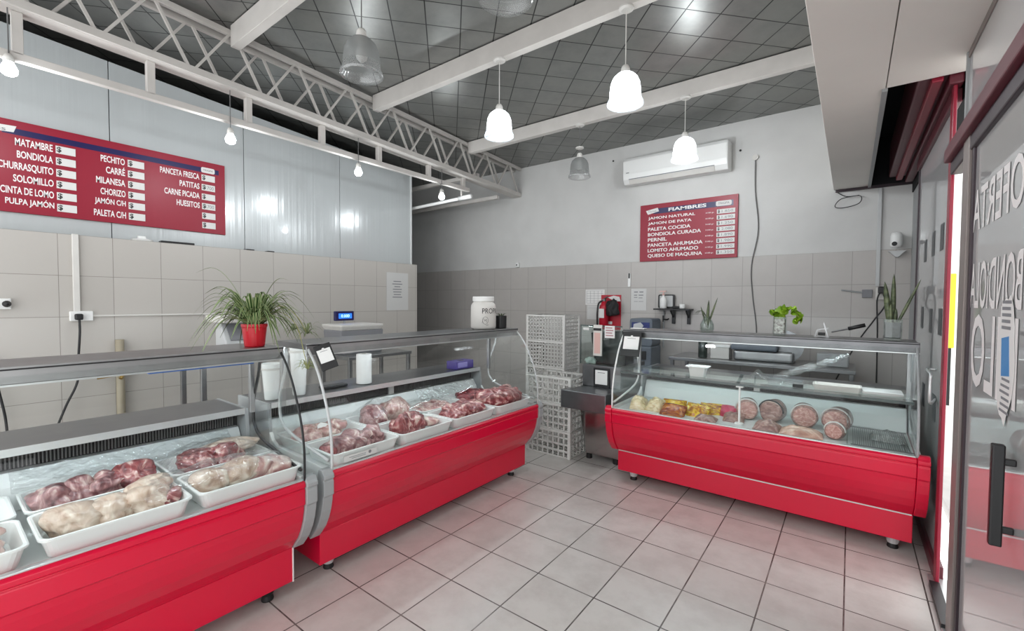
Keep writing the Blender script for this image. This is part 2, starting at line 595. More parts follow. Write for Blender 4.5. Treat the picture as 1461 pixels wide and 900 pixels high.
def curve_pts(pts, n=8):
    """smooth path through points"""
    P = [Vector(p) for p in pts]
    out = []
    for i in range(len(P) - 1):
        a = P[max(i - 1, 0)]; b = P[i]; c = P[i + 1]; d = P[min(i + 2, len(P) - 1)]
        for k in range(n):
            t = k / n
            out.append(.5 * ((2 * b) + (c - a) * t + (2 * a - 5 * b + 4 * c - d) * t * t + (3 * b - a - 3 * c + d) * t ** 3))
    out.append(P[-1])
    return out

def B(*a):
    return MB().box(*a)

# ================================================================ THE SETTING
def zc(y):                 # underside of the roof sheet, falling gently to the back
    return 3.76 - .0475 * y
def zbm(y):                # underside of the cross beams
    return 3.57 - .0385 * y
structure(B(-7, .42, -.9, 5.6, -.08, 0).build('floor', M['floor']))
structure(MB().add([(-7, -.9, zc(-.9)), (.5, -.9, zc(-.9)), (.5, 5.7, zc(5.7)), (-7, 5.7, zc(5.7)),
                    (-7, -.9, zc(-.9) + .08), (.5, -.9, zc(-.9) + .08), (.5, 5.7, zc(5.7) + .08), (-7, 5.7, zc(5.7) + .08)],
                   [(0, 1, 2, 3), (4, 7, 6, 5), (0, 4, 5, 1), (1, 5, 6, 2), (2, 6, 7, 3), (3, 7, 4, 0)]).build('ceiling', M['ceiling']))
structure(B(-7, .5, 5.6, 5.75, 1.98, 3.75).build('wall_back', M['plaster']))
structure(B(-7, .5, 5.594, 5.75, 0, 1.98).build('wall_back_tiles', M['wtile_b'], bevel=.002))
structure(B(-5.25, -5.0, -.9, 4.335, 0, 1.98).build('wall_left_tiles', M['wtile_l'], bevel=.002))
# cold room: coated panels with joints, above the tiled base
cr = MB()
seams = [-.9, -.05, 1.02, 2.09, 3.2, 4.335]
for a, b in zip(seams[:-1], seams[1:]):
    zt = lambda y: 3.57 - .067 * max(y, 0)
    cr.prism([(a + .003, 1.98), (b - .003, 1.98), (b - .003, zt(b)), (a + .003, zt(a))], 'x', -5.23, -5.13)
structure(cr.build('wall_left', M['panel'], bevel=.002))
structure(MB().prism([(-.9, 1.98), (4.32, 1.98), (4.32, 3.25), (0, 3.53), (-.9, 3.53)], 'x', -5.26, -5.21).build('wall_left_core', M['panel_dark']))
structure(B(-5.2, -5.118, 4.318, 4.345, 1.98, 3.27).build('trim_1', M['white_metal'], bevel=.003))
structure(B(-7, -5.2, -.9, 4.335, 3.2, 3.26).build('trim_2', M['void']))
structure(B(-7, -5.2, 4.28, 4.335, 0, 3.26).build('wall_recess', M['dark_plaster']))
structure(B(-7.1, -7, -.9, 5.7, 0, 3.8).build('wall_far_left', M['dark_plaster']))
# street side: wall return, soffit, roller shutter void
structure(B(.44, .5, 4.68, 5.6, 0, 3.75).build('wall_right', M['dark_plaster']))
structure(B(.43, .6, -.9, 4.68, 2.62, 3.8).build('wall_right_upper', M['void']))
sf = MB().box(-.165, .118, -.9, 5.594, 2.6, 3.62)
structure(sf.build('trim_3', M['soffit'], bevel=.003))
structure(B(.122, .43, -.9, 3.1, 2.6, 3.62).build('trim_4', M['soffit'], bevel=.003))
structure(B(.104, .128, 3.1, 5.594, 2.585, 2.75).build('trim_5', M['grey'], bevel=.002))
structure(B(-.15, .43, 5.57, 5.594, 2.575, 2.62).build('trim_6', M['alu_dark']))
structure(B(.128, .43, 3.1, 5.594, 3.05, 3.1).build('trim_7', M['void']))
structure(B(.128, .43, 5.565, 5.593, 2.6, 3.1).build('recess_shade', M['void']))  # dark board added to paint the recess back wall in shade
structure(B(.43, .44, 3.1, 5.6, 2.5, 3.1).build('trim_8', M['void']))

# fixed shop window
w1 = thing('window_1', 'fixed shop window beside the red counter with square grey stickers', 'window', (.41, 3.2, 0))
w1['kind'] = 'structure'; del w1['category']
B(.404, .412, 3.24, 4.66, .07, 2.5).build('pane', M['shop_glass'], w1, world=True)
B(.395, .425, 4.655, 4.69, 0, 2.55).build('side_frame', M['alu_dark'], w1, world=True, bevel=.003)
B(.385, .425, 3.225, 4.69, 0, .075).build('bottom_frame', M['maroon'], w1, world=True, bevel=.004)
B(.385, .425, 3.2, 4.69, 2.49, 2.56).build('top_frame', M['maroon'], w1, world=True, bevel=.004)
# red post beside it
structure(B(.385, .40, 3.145, 3.225, 0, 2.6).build('trim_9', M['red_frame'], bevel=.004))
structure(B(.36, .44, 2.7, 3.25, 0, .012).build('trim_10', M['steel_lite'], bevel=.003))
structure(B(.36, .40, 2.74, 3.14, .0, .03).build('trim_11', M['black']))
# roller shutter housing in the void
sh = thing('roller_shutter', 'dark red roller shutter housing above the fixed shop window', 'shutter', (.3, 4.2, 2.55))
B(.25, .40, 3.12, 5.4, 2.62, 2.9).build('housing', M['maroon'], sh, world=True, bevel=.01)
B(.30, .345, 3.12, 5.4, 2.585, 2.625).build('guide_rail', M['red_frame'], sh, world=True, bevel=.006)
B(.365, .42, 3.12, 5.4, 2.56, 2.64).build('bottom_bar', M['maroon'], sh, world=True, bevel=.006)
# sliding glass door and transom
d1 = thing('door_1', 'sliding glass shop door with painted letters', 'door', (.4, 1.6, 0))
d1['kind'] = 'structure'; del d1['category']
B(.391, .399, .55, 2.64, .04, 2.15).build('pane', M['shop_glass'], d1, world=True)
B(.372, .42, 2.62, 2.735, 0, 2.17).build('stile', M['alu'], d1, world=True, bevel=.004)
B(.382, .408, 2.585, 2.62, .02, 2.16).build('gasket', M['alu_dark'], d1, world=True, bevel=.003)
B(.37, .41, .55, 2.62, .0, .05).build('bottom_rail', M['maroon'], d1, world=True, bevel=.004)
hd = MB().box(.34, .368, 1.88, 1.905, .76, 1.06).box(.36, .392, 1.885, 1.9, .8, .82).box(.36, .392, 1.885, 1.9, 1.0, 1.02)
hd.build('door_handle', M['black'], d1, world=True, bevel=.004)
structure(B(.35, .43, .4, 3.08, 2.16, 2.225).build('trim_12', M['maroon'], bevel=.006))
structure(B(.375, .42, .4, 3.08, 2.10, 2.165).build('trim_13', M['alu_dark'], bevel=.006))
w2 = thing('window_2', 'transom glass above the sliding door', 'window', (.41, 1.6, 2.2))
w2['kind'] = 'structure'; del w2['category']
B(.40, .408, .5, 2.86, 2.22, 2.6).build('pane', M['shop_glass'], w2, world=True)
B(.39, .42, 2.865, 2.885, 2.2, 2.6).build('post_frame', M['grey'], w2, world=True, bevel=.003)
B(.395, .43, .5, 2.9, 2.57, 2.605).build('top_frame', M['alu'], w2, world=True, bevel=.003)
# street
structure(B(.6, 9, -4, 30, -.1, -.02).build('street_pavement', M['pave']))
structure(B(1.25, 1.6, 9.9, 24, -.02, 5).build('street_wall', M['outwhite']))
ys = thing('street_sign', 'yellow sign board on the street, glimpsed through the door gap', 'sign', (1.16, 9, -.02))
B(1.09, 1.205, 9.0, 9.06, .82, 1.9).build('panel', M['yellow'], ys, world=True, bevel=.01)
B(1.14, 1.18, 9.02, 9.05, -.02, .85).build('post', M['black'], ys, world=True)

# painted words on the door, read from the street
pw = lambda s, y0, y1, z0, z1, n: tag(text_mb(s, .012, y1 - y0, z1 - z0).xform(on_left(y0, z0, .3885)).build(n, M['letter']), 'white painted word %s on the sliding glass door' % s, 'painted word')
pw('OFERTA', 1.92, 2.60, 1.755, 1.92, 'painted_word')
pw('BONDiOLA', 1.90, 2.60, 1.45, 1.63, 'painted_word')
pw('KILO', 1.92, 2.54, 1.15, 1.43, 'painted_word')
st = thing('door_sticker', 'torn white sticker with blue print on the sliding glass door', 'sticker', (.39, 2.2, 1.3))
random.seed(4)
pts = []
for k in range(22):
    a = 2 * PI * k / 22
    pts.append((2.035 + (.095 + random.uniform(-.01, .01)) * math.cos(a), 1.30 + (.20 + random.uniform(-.02, .02)) * math.sin(a)))
MB().prism(pts, 'x', .387, .388).build('backing', M['paper'], st, world=True)
MB().prism([(1.98, 1.25), (2.07, 1.24), (2.08, 1.36), (2.0, 1.37)], 'x', .3862, .3868).build('print', M['sticker_blue'], st, world=True)
bk = MB()
for k in range(5):
    bk.box(.3862, .3868, 1.985 + .006 * (k % 2), 2.085, 1.39 + k * .02, 1.40 + k * .02)
bk.build('lettering', M['ink_soft'], st, world=True)
bk = MB()
for k in range(6):
    bk.box(.3862, .3868, 1.975, 2.08 - .01 * (k % 3), 1.13 + k * .02, 1.138 + k * .02)
bk.build('lettering', M['ink_soft'], st, world=True)
# stickers and handle on the fixed window
k = 0
for y, z, lab in ((4.20, 1.83, 'upper row, farthest from the door'), (3.83, 1.84, 'upper row, middle one'), (3.50, 1.845, 'upper row, nearest the red post'),
                  (4.25, 1.37, 'lower row, farthest from the door'), (3.83, 1.36, 'lower row, middle one'), (3.46, 1.365, 'lower row, nearest the red post'),
                  (4.05, .86, 'at counter height, farther from the post'), (3.56, .86, 'at counter height, beside the pull handle')):
    tag(B(.4015, .403, y - .055, y + .055, z - .075, z + .075).build('window_sticker', M['pane_grey']), 'square grey sticker on the fixed shop window, ' + lab, 'sticker', 'square stickers on the shop window')
tag(MB().tube(curve_pts([(.40, 3.50, 1.09), (.36, 3.49, 1.09), (.355, 3.30, 1.085), (.352, 3.28, 1.05), (.355, 3.29, .93), (.40, 3.5, .92)], 4), .007).build('pull_handle', M['steel_lite'], smooth=True),
    'thin bent metal pull handle by the red door post', 'handle')

# ================================================================ ROOF STEEL
def beam(y, lab):
    z0 = zbm(y)
    o = B(-4.055, -.17, y - .035, y + .035, z0, zc(y) - .005).build('ceiling_beam', M['cream'], bevel=.003)
    tag(o, lab, 'beam', 'cross beams under the foil ceiling')
beam(1.60, 'cream ceiling beam closest to the street door, crossing above the meat counters')
beam(2.95, 'cream ceiling beam carrying two lit pendant lamps, middle of the three')
beam(4.42, 'cream ceiling beam closest to the air conditioner, one lit and one unlit pendant')
tr = thing('roof_truss', 'long white lattice roof truss running above the butcher counters', 'truss', (-4.14, 2, 3.2))
XT = (-4.08, -4.2)
zt = lambda y: 3.69 - .0385 * y
zb = lambda y: 3.27 - .033 * y
for x in XT:
    MB().bar((x, -.85, zt(-.85)), (x, 5.59, zt(5.59)), .035, .045).build('top_chord', M['cream'], tr, world=True, bevel=.003)
    MB().bar((x, -.85, zb(-.85)), (x, 5.59, zb(5.59)), .035, .055).build('bottom_chord', M['cream'], tr, world=True, bevel=.003)
    n = 0
    y = .78 - .53 * 3 - (.265 if x < -4.1 else 0)
    while y < 5.4:
        p = .265
        for ya, yb, up in ((y, y + p, 1), (y + p + .03, y + 2 * p - .02, 0)):
            if yb > 5.55:
                continue
            if ya < -.85:
                continue
            a = (x, ya, zb(ya) if up else zt(ya)); b = (x, yb, zt(yb) if up else zb(yb))
            MB().bar(a, b, .018, .022, up=(1, 0, 0)).build('web_bar', M['cream'], tr, world=True)
        y += .53
MB().prism([(-.85, zb(-.85) - .03), (5.59, zb(5.59) - .03), (5.59, zb(5.59) - .022), (-.85, zb(-.85) - .022)], 'x', -4.2, -4.08).build('bottom_plate', M['cream'], tr, world=True)
rl = thing('hanging_rail', 'white square meat rail hung on short stubs below the truss', 'rail', (-4.15, 2, 2.95))
MB().bar((-4.15, -.85, 2.955), (-4.15, 4.5, 2.955), .05, .05).build('rail', M['cream'], rl, world=True, bevel=.004)
for y in (.40, 1.06, 1.73, 2.40, 3.06, 3.78, 4.39):
    MB().bar((-4.15, y, 2.97), (-4.15, y, zb(y) - .03), .05, .05).build('stub', M['cream'], rl, world=True, bevel=.003)
pp = thing('overhead_pipe', 'bright white pipe end below the far end of the meat rail', 'pipe', (-4.5, 4.45, 2.85))
MB().tube([(-4.08, 4.47, 2.86), (-6.9, 4.47, 2.80)], .022).build('pipe', M['white'], pp, world=True, smooth=True)
MB().tube([(-4.07, 4.47, 2.86), (-4.3, 4.47, 2.857)], .03, 12).build('coupling', M['white'], pp, world=True, smooth=True)
MB().bar((-4.25, 4.47, 2.86), (-4.25, 4.47, 3.1), .02).build('hanger', M['cream'], pp, world=True)
for q, (y, z, lab) in enumerate(((4.75, 3.22, 'pale steel tube crossing the dark recess, higher one'), (5.2, 3.0, 'pale steel tube crossing the dark recess, lower one'))):
    tag(MB().bar((-4.2, y, z), (-7, y, z), .05, .05).build('recess_tube', M['cream']), lab, 'tube')

# ================================================================ LAMPS
def pendant(x, y, ztop, zmount, on, lab):
    t = thing('pendant_lamp', lab, 'lamp', (x, y, zmount), 0, 'bell pendant lamps on the ceiling beams')
    zz = ztop - zmount
    MB().lathe([(.0, 0), (.05, 0), (.05, -.012), (.035, -.022), (.0, -.022)], seg=20).build('canopy', M['offwhite'], t, smooth=False)
    MB().tube([(0, 0, -.02), (0, 0, zz)], .0035, 6).build('cord', M['offwhite'] if on else M['cable_g'], t)
    MB().lathe([(0, 0), (.02, 0), (.028, -.015), (.034, -.05), (.036, -.065), (0, -.065)], (0, 0, zz), 20).build('socket', M['offwhite'], t, smooth=True)
    prof = [(.034, -.05), (.055, -.06), (.08, -.085), (.095, -.12), (.1, -.16), (.103, -.2), (.106, -.225), (.118, -.245), (.12, -.262), (.113, -.268)]
    sh = MB()
    seg = 72
    loops = []
    for r, z in prof:
        loops.append([((r + (.0016 if k % 2 else 0)) * math.cos(2 * PI * k / seg), (r + (.0016 if k % 2 else 0)) * math.sin(2 * PI * k / seg), zz + z) for k in range(seg)])
    sh.loft(loops[:6], False, False)
    sh.build('shade', M['shade'] if on else M['shade_off'], t, smooth=True)
    MB().loft(loops[5:], False, False).build('shade_rim', M['shade_rim'] if on else M['rim_off'], t, smooth=True)
    MB().lathe([(0, -.06), (.014, -.065), (.016, -.09), (.03, -.12), (.034, -.145), (.028, -.17), (.012, -.185), (0, -.187)], (0, 0, zz), 16).build('bulb', M['bulb_on'] if on else M['white'], t, smooth=True)
    if on:
        li = bpy.data.lights.new('pendant_light', 'POINT')
        li.energy = PENDANT_W
        li.color = (.93, .97, 1)
        li.shadow_soft_size = .05
        lo = bpy.data.objects.new('pendant_light', li)
        C.objects.link(lo)
        lo.location = (x, y, ztop - .235)
m2, m3, m1 = zbm(2.95), zbm(4.42), zbm(1.6)
pendant(-1.26, 2.93, 3.07, m2, True, 'lit bell pendant closest to the soffit on the middle ceiling beam')
pendant(-2.36, 2.93, 3.09, m2, True, 'lit bell pendant closest to the truss on the middle ceiling beam')
pendant(-1.29, 4.40, 3.07, m3, True, 'lit bell pendant hanging in front of the air conditioner')
pendant(-2.41, 4.40, 3.09, m3, False, 'unlit bell pendant beside the air conditioner with its disc slipped down the cord')
MB().lathe([(0, 0), (.045, 0), (.045, -.01), (0, -.02)], (-2.41, 4.40, 3.15), 18).build('sliding_disc', M['offwhite'], bpy.data.objects['pendant_lamp.003'], world=True)
pendant(-2.3, 1.58, 3.035, m1, False, 'unlit large-looking bell pendant above the truss, beside the foil ceiling')
pendant(-1.238, 1.58, 3.05, m1, False, 'unlit bell pendant cut off by the top edge, seen from below')
def bulb(x, y, zc_, ztop, lab):
    t = thing('hanging_bulb', lab, 'bulb', (x, y, ztop), 0, 'bare bulbs along the meat rail')
    MB().tube([(0, 0, 0), (0, 0, zc_ + .09 - ztop)], .0035, 6).build('cord', M['cable_g'], t)
    MB().lathe([(0, .09), (.016, .09), (.024, .07), (.026, .045), (0, .045)], (0, 0, zc_ - ztop), 16).build('socket', M['offwhite'], t, smooth=True)
    MB().lathe([(0, .045), (.02, .044), (.03, .025), (.04, .0), (.036, -.025), (.02, -.038), (0, -.042)], (0, 0, zc_ - ztop), 18).build('glass_bulb', M['bulb_on'], t, smooth=True)
    li = bpy.data.lights.new('bulb_light', 'POINT')
    li.energy = BULB_W
    li.color = (.93, .97, 1)
    li.shadow_soft_size = .04
    lo = bpy.data.objects.new('bulb_light', li)
    C.objects.link(lo)
    lo.location = (x + .0, y, zc_ - .1)
xb = -4.12
bulb(xb, .36, 2.86, zb(.36) - .03, 'lit bare bulb at the frame edge, over the street end of the big board')
bulb(xb, 1.58, 2.79, zb(1.58) - .03, 'lit bare bulb above the corner of the big menu board')
bulb(xb, 2.785, 2.80, zb(2.785) - .03, 'lit bare bulb above the weighing scale, in front of plain panels')
bulb(xb, 3.975, 2.77, zb(3.975) - .03, 'lit bare bulb in front of the dark recess')

# ================================================================ DISPLAY CASES
FRONT = [(-.095, .617), (-.122, .616), (-.134, .606), (-.134, .588), (-.124, .581), (-.130, .574), (-.130, .505), (-.119, .497),
         (-.116, .47), (-.104, .42), (-.084, .37), (-.055, .32), (-.02, .28), (.0, .255)]
GLASS = [(-.126, .618), (-.124, .76), (-.10, .88), (-.062, .98), (-.013, 1.08), (.04, 1.155), (.10, 1.215)]
def case(label, loc, rz, L, cap_mat, trims, shelf):
    t = thing('display_case', label, 'display case', loc, rz, 'red refrigerated display cases')
    gp = curve_pts([(0, a, b) for a, b in GLASS], 4)
    gl = [(p.y, p.z) for p in gp]
    # red front shell over the tub
    MB().prism(FRONT + [(.6, .255), (.6, .6), (-.06, .598), (-.08, .617)], 'x', 0, L).build('front_panel', M['red'], t, bevel=.003)
    B(0, L, 0, .82, .085, .255).build('plinth', M['red'], t, bevel=.003)
    if shelf:
        B(.005, L - .005, -.0035, .0, .246, .253).build('plinth_glint', M['steel_lite'], t)  # pale strip paints the white highlight along the plinth seam
    B(0, L, .62, .92, .255, .835).build('rear_panel', M['steel_dark'], t, bevel=.004)
    for s, nm in ((0, 'a'), (L, 'b')):
        a, b = (-.055, -.001) if s == 0 else (L + .001, L + .055)
        out = [(y - .012, z) for y, z in FRONT[1:-1]] + [(-.005, .25)]
        out = [(-.09, .632), (-.122, .632)] + out
        inn = [(.03, .27), (-.03, .34), (-.06, .42), (-.075, .5), (-.08, .6)]
        MB().prism(out + inn, 'x', a, b).build('end_bumper', M[cap_mat], t, bevel=.006, seg=3)
        a, b = (-.02, -.001) if s == 0 else (L + .001, L + .02)
        MB().prism([(-.075, .62), (-.075, .5), (-.06, .42), (-.03, .34), (.03, .256), (.50, .256), (.50, .70), (.47, .66), (.42, .635), (-.07, .625)], 'x', a, b).build('side_panel', M['white_metal'], t, bevel=.002)
        MB().prism([(.502, .256), (.92, .256), (.92, .862), (.52, .862), (.505, .75), (.502, .70)], 'x', a, b).build('rear_side_panel', M['grey'], t, bevel=.002)
    for lx in (.10, L - .08):
        for ly in (.09, .72):
            lg = MB().lathe([(0, .085), (.034, .085), (.03, .04), (.026, .028), (0, .028)], (lx, ly, 0), 16).build('leg', M['grey_lt'] if loc[1] > 0 else M['rubber'], t, smooth=False)
            MB().lathe([(0, .03), (.022, .03), (.028, .006), (.027, 0), (0, 0)], (lx, ly, 0), 16).build('foot', M['rubber'], lg)
    # inside
    B(.005, L - .005, -.085, .6, .598, .606).build('deck', M['white_metal'], t)
    MB().prism([(.52, .606), (.55, .70), (.585, .752), (.618, .756), (.618, .606)], 'x', .005, L - .005).build('riser', M['white_metal'], t, bevel=.004)
    vg = MB().box(.01, L - .01, .612, .619, .756, .834)
    vg.cur = 1
    n = 150
    for k in range(n):
        if abs(k - n * .5) < 2:
            continue
        x = .03 + (L - .06) * k / (n - 1)
        vg.box(x - .0022, x + .0022, .602, .613, .762, .828)
    vg.build('vent_grille', [M['black_m'], M['cable_g'] if not shelf else M['black_m']], t)
    B(L * .5 - .022, L * .5 + .022, .594, .615, .756, .834).build('grille_bracket', M['white_metal'], t)
    B(.0, L, .515, .90,   .836, .864).build('service_ledge', M['steel_dark'], t, bevel=.003)
    B(.0, L, .511, .515, .834, .866).build('ledge_edge', M['steel_lite'], t)
    B(.0, L, -.119, -.095, .612, .623).build('glass_channel', M['steel_lite'], t, bevel=.003)
    # top
    B(-.01, L + .01, .10, .42, 1.205, 1.236).build('top_slab', M['steel_dark'], t, bevel=.003)
    B(-.012, L + .012, .092, .10, 1.178, 1.238).build('top_fascia', M['fascia'] if not shelf else M['steel_dark'], t, bevel=.002)
    B(-.012, L + .012, .089, .101, 1.171, 1.178).build('fascia_edge', M['steel_lite'], t)
    B(-.012, L + .012, .089, .094, 1.226, 1.231).build('fascia_groove', M['ink'], t)
    B(.04, L - .04, .15, .21, 1.196, 1.205).build('lamp_housing', M['white_metal'], t, bevel=.004)
    MB().tube([(.08, .18, 1.188), (L - .08, .18, 1.188)], .008, 10).build('lamp_tube', M['tube_on'], t, smooth=True)
    for lx in (.012, L - .012):
        B(lx - .012, lx + .012, .385, .41, .864, 1.206).build('corner_post', M['steel'], t, bevel=.002)
    # glass
    g = MB()
    th = .006
    g.prism(gl + [(y + th, z + .002) for y, z in reversed(gl)], 'x', .002, L - .002)
    g.build('front_glass', M['case_glass'], t, smooth=False)
    sidepoly = [(y + .012, z) for y, z in gl] + [(.33, 1.2), (.335, 1.1), (.405, .93), (.41, .86), (.40, .80), (.335, .745), (.18, .705), (-.09, .66)]
    for s, tm in ((0, trims[0]), (1, trims[1])):
        x = -.004 if s == 0 else L - .002
        MB().prism(sidepoly[:len(gl) + 4] + [(.47, .75), (.43, .66), (.38, .638), (-.09, .63)], 'x', x, x + .006).build('side_glass', M['case_glass'], t)
        fp = curve_pts([(x + .003, y + .004, z) for y, z in GLASS[::1]], 4)
        bp_ = curve_pts([(x + .003, y, z) for y, z in sidepoly[len(gl):]], 4)
        tb = MB().tube(fp, .007 if tm != 'black' else .0055, 8).tube(bp_, .008, 8)
        tb.build('side_trim', M[tm], t, smooth=True)
    if shelf:
        B(.01, L - .01, .02, .50, .888, .897).build('glass_shelf', M['shelf_glass'], t)
        B(.01, L - .01, .0165, .0195, .882, .899).build('shelf_edge', M['edge_glass'], t)
        p = MB().box(.885, .897, .03, .046, .62, .886).box(.868, .914, .022, .052, .87, .887)
        p.lathe([(0, .607), (.03, .607), (.028, .62), (0, .622)], (.891, .038, 0), 16)
        p.build('shelf_support', M['white'], t, bevel=.002)
    if cap_mat == 'grey' and loc[1] < 0:
        B(L - .001, L + .004, -.004, .02, .085, .255).build('plinth_edge', M['white'], t)
    return t
case1 = case('red display case with the spider plant on its top, pale poultry inside', (-2.155, -.765, 0), PI / 2, 1.84, 'grey', ('black', 'black'), False)
case2 = case('red display case in front of the stacked crates, white tip jar on its top', (-2.17, 1.225, 0), PI / 2, 1.84, 'grey', ('grey_lt', 'grey_lt'), False)
case3 = case('red display case of wrapped hams and cold cuts beside the shop window', (-1.50, 3.445, 0), R(-.9), 1.815, 'red', ('white', 'grey'), True)
Z0 = .607      # deck height

# ---------------------------------------------------------------- trays of meat
def tray_mesh():
    b = MB()
    hx, hy = .215, .148
    loops = [rrect(hx - .03, hy - .025, .03, 0), rrect(hx - .024, hy - .019, .03, .004), rrect(hx - .008, hy - .008, .03, .066), rrect(hx, hy, .032, .068), rrect(hx, hy, .032, .075),
             rrect(hx - .005, hy - .005, .03, .077), rrect(hx - .012, hy - .012, .03, .074), rrect(hx - .028, hy - .024, .03, .008), rrect(hx - .034, hy - .03, .03, .004)]
    b.loft(loops)
    return b.mesh('tray', M['tray'], smooth=False)
TRAY = tray_mesh()
def tray(x, y, label):
    o = put('meat_tray', TRAY)
    o.location = (x, y, Z0)
    o.rotation_euler = (0, 0, PI / 2)
    WM[o.name] = Matrix.Translation((x, y, Z0)) @ Matrix.Rotation(PI / 2, 4, 'Z')
    tag(o, label, 'tray', 'white meat trays')
    return o

def piece(name, kind, seed, tx, ty, x, y, z, sx, sy, sz, rz, label, cat, group, tilt=0.0, rough=.32, sub=4):
    """one cut of meat, its underside settled inside its tray"""
    bm = bmesh.new()
    bmesh.ops.create_icosphere(bm, subdivisions=sub, radius=1)
    off = Vector((seed * 3.1, seed * 1.7, seed * 2.3))
    m = Matrix.Rotation(rz, 3, 'Z') @ Matrix.Rotation(tilt, 3, 'X')
    for v in bm.verts:
        d = v.co.normalized()
        n = noise.fractal(d * .9 + off, 1.0, 2.0, 2) * rough
        f = abs(noise.noise(Vector((d.x * 1.2, d.y * 2.2, d.z * 2.2)) + off * 2))
        rdg = -(1 - min(1, f * 4)) ** 2 * rough * .35
        q = d * (1 + n + rdg)
        q = m @ Vector((q.x * sx, q.y * sy, q.z * sz))
        w = q + Vector((x - tx, y - ty, z - Z0))
        k = min(1, max(0, (w.z - .006) / .07))
        lx, ly = .105 + .026 * k, .165 + .034 * k
        if w.z > .08:
            lx, ly = lx + (w.z - .08) * .6, ly + (w.z - .08) * .6
        w.x = max(-lx, min(lx, w.x)); w.y = max(-ly, min(ly, w.y)); w.z = max(.007, w.z)
        v.co = w - Vector((x - tx, y - ty, z - Z0))
    me = bpy.data.meshes.new(name)
    bm.to_mesh(me)
    bm.free()
    me.materials.append(M[kind])
    me.polygons.foreach_set('use_smooth', [True] * len(me.polygons))
    o = put(name, me)
    o.location = (x, y, z)
    tag(o, label, cat, group)
    return o

LUMP = {}
def lump_mesh(kind, seed, rough=.35):
    key = (kind, seed)
    if key in LUMP:
        return LUMP[key]
    bm = bmesh.new()
    bmesh.ops.create_icosphere(bm, subdivisions=4, radius=1)
    off = Vector((seed * 3.1, seed * 1.7, seed * 2.3))
    for v in bm.verts:
        d = v.co.normalized()
        n = noise.fractal(d * 1.1 + off, 1.0, 2.0, 3) * rough
        f = noise.noise(d * 2.6 + off * 2) * rough * .55
        rdg = (1 - abs(noise.noise(Vector((d.x * 1.5, d.y * 3.5, d.z * 3.5)) + off))) ** 4 * rough * .35
        v.co = d * (1 + n + f + rdg)
        if v.co.z < -.55:
            v.co.z = -.55 + (v.co.z + .55) * .15
    me = bpy.data.meshes.new(kind)
    bm.to_mesh(me)
    bm.free()
    me.materials.append(M[kind])
    me.polygons.foreach_set('use_smooth', [True] * len(me.polygons))
    LUMP[key] = me
    return me
def lump(name, kind, seed, x, y, z, sx, sy, sz, rz, label, cat, group, tilt=0.0):
    o = put(name, lump_mesh(kind, seed))
    o.location = (x, y, z)
    o.scale = (sx, sy, sz)
    o.rotation_euler = (tilt, 0, rz)
    tag(o, label, cat, group)
    return o

rnd = random.Random(11)
def fill(tx, ty, name, kind, n, size, label, group, cat='meat', rows=2, hz=.045, heap=.02, spread=(.075, .14), elong=1.3, rough=.45, dx=0, dy=0):
    """pieces of one kind laid out in the tray centred at tx, ty"""
    cols = max(1, math.ceil(n / rows))
    for i in range(n):
        rr, c = i % rows, i // rows
        px = tx + dx + ((rr + .5) / rows - .5) * 2 * spread[0] + rnd.uniform(-.01, .01)
        py = ty + dy + ((c + .5) / cols - .5) * 2 * spread[1] + rnd.uniform(-.012, .012)
        q = size * rnd.uniform(.88, 1.12)
        d = 1 - min(1, math.hypot((px - tx) / .14, (py - ty) / .2))
        sx, sy = q * .7, q * elong * .7
        piece(name, kind, rnd.randint(1, 40), tx, ty, px, py, Z0 + .022 + hz * .62 + heap * d, sx, sy, hz, rnd.uniform(-.8, .8), label, cat, group, rnd.uniform(-.25, .25), rough)
XF, XR = -2.212, -2.526
ty1 = (-.02, .428, .876)
ty2 = (1.455, 1.893, 2.335, 2.79)
# case with the plant
tray(XF, ty1[0], 'white tray of pink pork cut off by the frame edge, front row')
fill(XF, ty1[0], 'pork_piece', 'meat_pink', 4, .105, 'pink pork piece in the front tray cut off by the frame edge', 'pink pork in the edge tray', hz=.055)
tray(XF, ty1[1], 'white tray of pale poultry pieces, front row below the red meat tray')
fill(XF, ty1[1], 'chicken_piece', 'meat_pale', 3, .135, 'pale raw chicken piece in the middle front tray of the plant-topped case', 'chicken pieces', hz=.055, rows=1, spread=(.0, .16), elong=.95, heap=.0, rough=.32, dx=-.02)
piece('chicken_piece', 'meat_pale', 9, XF, ty1[1], XF - .09, ty1[1] + .13, Z0 + .085, .07, .09, .04, .4, 'pale chicken piece lying highest, at the far end of the poultry tray', 'meat', None, 0, .2)
piece('red_scrap', 'meat_red', 5, XF, ty1[1], XF + .04, ty1[1] + .17, Z0 + .06, .035, .06, .035, .4, 'small red meat scrap at the far end of the poultry tray', 'meat', None, 0, .3)
tray(XF, ty1[2], 'white tray of pale wrapped ribs, front row at the grey bumper end')
fill(XF, ty1[2], 'rib_piece', 'meat_pale', 2, .12, 'pale meat piece in the front tray next to the black glass seal', 'pale meat beside the seal', hz=.055, rows=1, spread=(.0, .1), elong=1.1, rough=.2, dy=-.07, dx=-.02)
fill(XF, ty1[2], 'rib_slab', 'meat_pink', 2, .11, 'pink rib slab in the front tray next to the black glass seal', 'rib slabs beside the seal', rows=1, hz=.05, spread=(.0, .09), elong=1.3, rough=.22, dy=.10, dx=-.01)
tray(XR, ty1[0], 'empty white tray at the frame edge, rear row of the plant-topped case')
tray(XR, ty1[1], 'white tray of brownish red meat, rear row behind the poultry')
fill(XR, ty1[1], 'beef_piece', 'meat_purple', 3, .115, 'brownish red meat cut in the rear tray behind the poultry', 'red cuts behind the poultry', hz=.06, rows=1, spread=(.0, .13), elong=.9, dy=-.05, heap=0)
